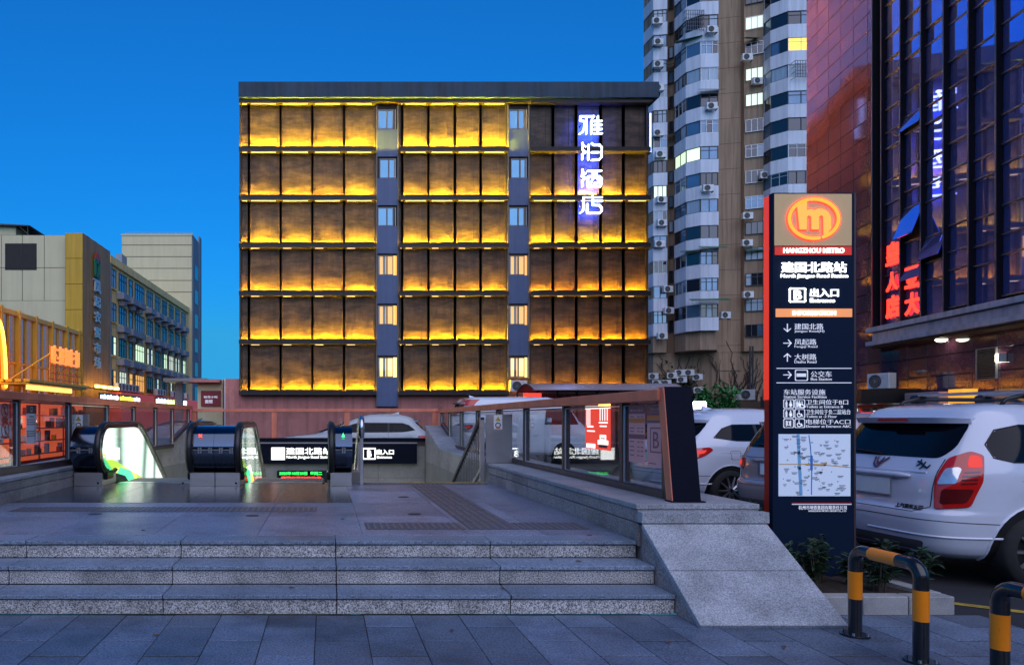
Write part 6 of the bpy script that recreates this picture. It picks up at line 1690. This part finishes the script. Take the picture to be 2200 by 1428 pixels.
MB().box(PX(249, 80), PX(262, 80), 80, 82, 15.8, PZ(545, 80)).build('roof_tank', 'hood_grey', mk).matrix_basis = Matrix.Rotation(-LROT, 4, 'Z') @ Matrix.Translation(-MO)
# entrance porch roof at the far end of the market
pc = thing('porch_roof', 'flat metal porch roof on a post at the far end of the market', 'canopy', (-19, 80, 0))
MB().box(PX(362, 74), PX(452, 74), 71.5, 76, PZ(822, 74), PZ(815, 74)).build('roof_plate', 'grey_metal', pc, bevel=.03)
MB().box(PX(378, 74), PX(392, 74), 74, 74.5, -.03, PZ(822, 74) - .003).build('post', 'hood_grey', pc)
# bronze and yellow slab with the market name
sl = thing('market_slab', 'tall yellow and bronze slab carrying the vertical market name', 'building', (-19.65, 55.7, 0), LROT)
ZS = 16.55
MB().box(.0, 6.3, .05, 1.45, 0, ZS - .02).build('core', 'joint', sl)
for k in range(8): MB().box(.02 + .785 * k, .02 + .785 * (k + 1) - .02, 0, .06, 0, ZS + .02 * (k % 2)).build('bronze_panel', 'market_bronze', sl, bevel=.01)
for k in range(8): MB().box(-.06, .0, .0, 1.42, ZS / 8 * k + .01, ZS / 8 * (k + 1) - .02).build('yellow_panel', 'market_yellow', sl, bevel=.01)
MB().box(6.3, 6.5, -.05, 1.4, 0, ZS - .3).build('edge_trim', 'market_shade', sl)
ys_ = [618, 649, 681, 715, 748, 779]
def slab_s(px): r = (px - CX) / FPX; return (-19.65 - 55.7 * r) / (r - .0405)
sa, sb_ = slab_s(199), slab_s(213)
def zrow(y): return PZ(y, 55.7 + (sa + sb_) / 2)
for ch, y in zip('凤起农贸市场', ys_):
    lettering(ch, sa, sb_, zrow(y + 12), zrow(y - 12), -.06, 'metal_letter', sl, .02, .12, 'name_character')
em_ = MB(); cz, cu = zrow(575), (sa + sb_) / 2
pm('basket_green', (.03, .22, .10), .5); pm('fruit_red', (.5, .05, .03), .5)
stroke_flat(em_, [(cu - .45, cz + .5), (cu - .35, cz - .7), (cu + .35, cz - .7), (cu + .45, cz + .5), (cu - .45, cz + .5)], .35, -.06, .12, 6); em_.build('basket_emblem', 'basket_green', sl)
em_ = MB()
for u, z_ in ((-.3, .8), (0, 1.05), (.3, .8)): stroke_flat(em_, [(cu + u, cz + z_), (cu + u + .05, cz + z_)], .5, -.06, .12, 8)
em_.build('fruit_emblem', 'fruit_red', sl)
MB().box(sa, sb_, -.1, 0, zrow(604), zrow(601)).build('emblem_rule', 'metal_letter', sl)
for k in range(4):
    l = MB().box(.6 + 1.5 * k, 1.2 + 1.5 * k, -1.0, -.75, 4.1, 4.3).build('flood_lamp', 'flood_amber', sl)
    MB().box(.85 + 1.5 * k, .95 + 1.5 * k, -.9, .0, 4.0, 4.09).build('lamp_arm', 'dark_metal', l)
# grey panel wall beside the slab
gw = thing('panel_wall', 'grey panelled wall with a black opening beside the yellow slab', 'building', (-26, 56.5, 0))
YW = 56.4
MB().box(-36, PX(144, YW), YW + .05, 68, 0, PZ(505, YW)).build('wall', 'joint', gw)
px_ = [-180, -95, 3, 48, 95, 143]; py_ = [505, 575, 646]
for a, b2 in zip(px_, px_[1:]):
    for c, d in zip(py_, py_[1:]):
        MB().box(PX(a, YW) + .02, PX(b2, YW) - .02, YW, YW + .05, PZ(d, YW) + .02, PZ(c, YW) - .02).build('wall_panel', 'market_grey', gw, bevel=.008)
MB().box(-36, PX(144, YW) - .01, YW + .002, YW + .052, 0, PZ(646, YW)).build('lower_wall', 'market_grey', gw)
MB().box(PX(11, YW), PX(79, YW), YW - .02, YW + .02, PZ(580, YW), PZ(523, YW)).build('black_opening', 'room_dark', gw)
MB().box(PX(46, YW), PX(49, YW), YW - .04, YW - .02, PZ(580, YW), PZ(523, YW)).box(PX(11, YW), PX(79, YW), YW - .038, YW - .02, PZ(576, YW), PZ(574, YW)).build('opening_bars', 'hotel_frame', gw)
MB().box(PX(-60, 60), PX(34, 60), 60, 66, PZ(505, 60), PZ(484, 60)).build('roof_house', 'market_grey', gw)
MB().extrude([(PX(-60, 59), 59.5, PZ(478, 59)), (PX(58, 59), 59.5, PZ(482, 59)), (PX(58, 59), 59.5, PZ(480, 59)), (PX(-60, 59), 59.5, PZ(474, 59))], (0, 5, 0)).build('roof_sheet', 'dark_metal', gw)
MB().tube([(PX(36, 59), 59.6, PZ(484, 59)), (PX(60, 59), 59.6, PZ(505, 59))], .04, 5).cyl((PX(53, 59), 59.6, PZ(505, 59)), (PX(53, 59), 59.6, PZ(481, 59)), .03, 5).build('roof_stay', 'dark_metal', gw)
# golden framed restaurant front
gf = thing('golden_shopfront', 'restaurant front of tall panes in golden frames beside the bronze slab', 'building', (-20.5, 40, 0), LROT)
def gs_(px): r = (px - CX) / FPX; return (-20.5 - 40 * r) / (r - .0405)
ZG = 8.55
MB().box(-3, 15.2, .3, 10, 0, ZG - .1).build('mass', 'joint', gf)
ms = [gs_(p) for p in (-60, 2, 40, 77, 112, 143, 169)]
for a, b2 in zip(ms, ms[1:]):
    mid = (a + b2) / 2
    for u0, u1 in ((a, mid), (mid, b2)):
        for z0, z1, m_ in ((5.2, ZG - .3, 'store_violet'), (2.6, 5.1, 'store_warm')):
            p = MB().box(u0 + .09, u1 - .09, .14, .17, z0, z1).build('glass_pane', 'window_glass', gf)
            MB().box(u0 + .09, u1 - .09, .24, .27, z0, z1).build('room_glow', m_, p)
    MB().box(mid - .05, mid + .05, .05, .2, 2.6, ZG - .2).build('mullion', 'gold_frame', gf)
    MB().box(a + .12, b2 - .12, .04, .21, 5.08, 5.22).build('transom', 'gold_frame', gf)
    MB().box(a - .14, a + .14, -.12, .25, 0, ZG + .1).build('column', 'gold_frame', gf, bevel=.02)
MB().box(ms[-1] - .14, ms[-1] + .14, -.12, .25, 0, ZG + .1).build('column', 'gold_frame', gf, bevel=.02)
MB().box(-3, ms[-1] + .14, -.08, .28, ZG - .3, ZG - .003).build('head_beam', 'gold_frame', gf)
MB().box(-3, ms[-1], -.05, .3, 2.2, 2.6).build('fascia', 'market_bronze', gf)
MB().box(-3, ms[-1], .1, .3, 0, 2.19).build('shop_front', 'shop_red', gf)
ar_ = thing('arch_sign', 'glowing yellow arch shaped sign on the golden restaurant front', 'sign', (-20.5, 40, 0), LROT)
cs = gs_(2) - 1.05
curve = [(cs + .0 + 1.55 * math.sin(a) ** .8 * (1), 4.0 + 3.6 * math.cos(a)) for a in [R(90) * k / 14 for k in range(15)]]
curve = [(cs + 1.0 * (k / 14) ** .55 if k else cs, 4.1 + 3.3 * math.sqrt(max(0, 1 - (k / 14) ** 2))) for k in range(15)]
legR = [(cs + .95 * math.sin(R(90) * k / 14), 3.6 + 3.9 * math.cos(R(90) * k / 14)) for k in range(15)]
legL = [(2 * cs - u, z) for u, z in legR][::-1]
for off in (0, -1.95):
    e = MB(); stroke_flat(e, [(u + off, z) for u, z in legL + legR], .46, -.2, .16, 6); e.build('arch_edge', 'arch_edge', ar_)
    e = MB(); stroke_flat(e, [(u + off, z) for u, z in legL + legR], .28, -.3, .12, 6); e.build('arch', 'arch_yellow', ar_)
# gilded canopy with letters on it
gcn = thing('golden_canopy', 'flat golden entrance canopy with open letter frame on top', 'canopy', (-20.5, 40, 0), LROT)
gs2 = lambda px, off: (-20.5 + off - 40 * ((px - CX) / FPX)) / ((px - CX) / FPX - .0405)
s0, s1 = gs2(62, 2.2), gs2(178, 2.2); zc = PZ(829, 49)
for k in range(4): MB().box(s0 - .6, s1 + .4, -2.6 + .55 * k, -2.2 + .55 * k, zc - .1, zc + .08).build('canopy_board', 'gold_frame', gcn, bevel=.01)
MB().box(s0 - .5, s1, -2.5, -.1, zc - .22, zc - .12).build('canopy_frame', 'gold_frame', gcn)
e = MB()
for k in range(16): e.box(s0 - .3 + k * .42, s0 - .1 + k * .42, -2.35, -2.2, zc - .55, zc - .25)
e.build('canopy_lamps', 'street_amber', gcn)
pm('copper_letter', (.6, .2, .06), .35, .5); em('copper_glow', (1, .26, .05), 1.0)
la, lb = gs2(113, 2.0), gs2(176, 2.0)
for k in range(5):
    u = la + (lb - la - .8) * k / 4.6; e = MB(); w_ = .36
    for pts in ([(u - w_, zc + 1.45), (u + w_, zc + 1.45)], [(u, zc + 1.4), (u, zc + 2.5)], [(u - w_, zc + 2.3), (u + w_, zc + 2.3)], [(u - w_, zc + (1.75 if k % 2 else 2.0)), (u + w_ * .6, zc + 1.9)], [(u + (w_ if k % 3 else -w_), zc + 1.6), (u + (w_ if k % 3 else -w_), zc + 2.4)]):
        stroke_flat(e, pts, .13, -2.1, .15, 5)
    e.build('sign_mark', 'copper_glow', gcn)
e = MB()
for k in range(7): e.box(la - .3 + k * (lb - la) / 6.5, la - .22 + k * (lb - la) / 6.5, -2.0, -1.94, zc + .05, zc + 2.5)
for z_ in (.3, .7, 1.2, 2.5): e.box(la - .3, lb, -1.99, -1.95, zc + z_, zc + z_ + .06)
e.build('letter_frame', 'copper_letter', gcn)
MB().cyl((la - .3, -2.0, zc + 2.0), (la - 2.3, -.2, zc + .1), .05, 6).build('stay', 'gold_frame', gcn)
# noodle shop sign in front of the annex
nd = thing('noodle_shop', 'small shop with a maroon signboard of white characters beside the pink hotel wall', 'building', (-8.6, 48, 0))
YN = 48.0
MB().box(PX(424, YN), PX(478, YN), YN + .1, YN + 5, 0, PZ(815, YN)).build('wall', 'market_grey', nd)
MB().box(PX(432, YN), PX(474, YN), YN - .05, YN + .1, PZ(872, YN), PZ(839, YN)).build('signboard', 'sign_maroon', nd)
lettering('桂花小吃', PX(438, YN), PX(468, YN), PZ(855, YN), PZ(850, YN), YN - .05, 'sign_print', nd, .01, .03)
lettering('面馆', PX(441, YN), PX(457, YN), PZ(866, YN), PZ(858, YN), YN - .05, 'sign_print', nd, .01, .03)
MB().box(PX(424, YN) - .3, PX(476, YN), YN - .8, YN + .1, PZ(822, YN), PZ(816, YN)).build('eave', 'hotel_pink', nd)
# red lit kiosk behind the escalator screen
pm('kiosk_wall', (.35, .07, .05), .5)
em('kiosk_glow', (1, .16, .06), .55); em('kiosk_lamp', (1, .75, .5), 9)
kk = thing('red_kiosk', 'red lit street kiosk glowing through the escalator glass screen', 'kiosk', (-8.5, 14, 0))
MB().box(-11, -7.3, 12.5, 21, -.03, 1.97).build('wall', 'kiosk_wall', kk, bevel=.03)
rs = random.Random(4)
for k in range(5):
    w = MB().box(-7.29, -7.26, 12.8 + 1.6 * k, 14.2 + 1.6 * k, .5, 1.9).build('lit_window', 'kiosk_glow', kk)
    e = MB()
    for q in range(4): z_ = .62 + .32 * q; e.box(-7.255, -7.12, 12.82 + 1.6 * k, 14.18 + 1.6 * k, z_, z_ + .025)
    e.build('shelf', 'kiosk_wall', w)
    for q in range(14):
        y_ = 12.85 + 1.6 * k + rs.random() * 1.2; z_ = .645 + .32 * rs.randint(0, 3)
        MB().box(-7.24, -7.14, y_, y_ + rs.uniform(.05, .16), z_, z_ + rs.uniform(.1, .26)).build('goods', rs.choice(['kiosk_wall', 'market_yellow', 'white_plastic', 'dark_metal', 'hood_grey']), w)
MB().box(-7.6, -6.9, 12.4, 21.1, 1.90, 1.965).build('awning', 'bronze', kk)
for y in (13.0, 16.4): MB().lathe([(0, .1), (.09, .06), (.11, 0), (.06, -.07), (0, -.08)], 12, (-7.0, y, 1.45)).build('lamp', 'kiosk_lamp', kk, smooth=True)
MB().box(-7.5, -7.1, 11.7, 12.2, -.03, 1.5).build('steel_bin', 'steel', kk)

# unseen terrace added behind the camera: blocks horizon glow and darkens glossy reflections
pm('added_terrace_wall', (.16, .13, .12), .8, 0, .2, .4, streak=.3)
te = thing('added_terrace', 'low brown terrace added unseen across the street to block horizon glow', 'building', (0, -30, 0))
MB().box(-70, 70, -42, -30, -.03, 9.5).build('wall', 'added_terrace_wall', te)
MB().box(-70.3, 70.3, -42.3, -29.6, 9.5, 10.1).build('cornice', 'hood_grey', te)
tw_me = None
for r in range(2):
    for k in range(40):
        x = -68 + 3.45 * k
        if tw_me is None: o = MB().box(0, 1.9, -29.995, -29.96, 0, 1.7).build('window', 'glass_dark', te); tw_me = o.data  # windows of the added unseen terrace
        else: o = link('window', tw_me, 'glass_dark', te)
        o.matrix_basis = Matrix.Translation((x, 0, 3.9 + 2.9 * r))
for k in range(20): MB().box(-68 + 6.9 * k, -62.2 + 6.9 * k, -29.99, -29.9, .2, 3.1).build('shop_front', 'shop_black', te)  # shop fronts of the added unseen terrace
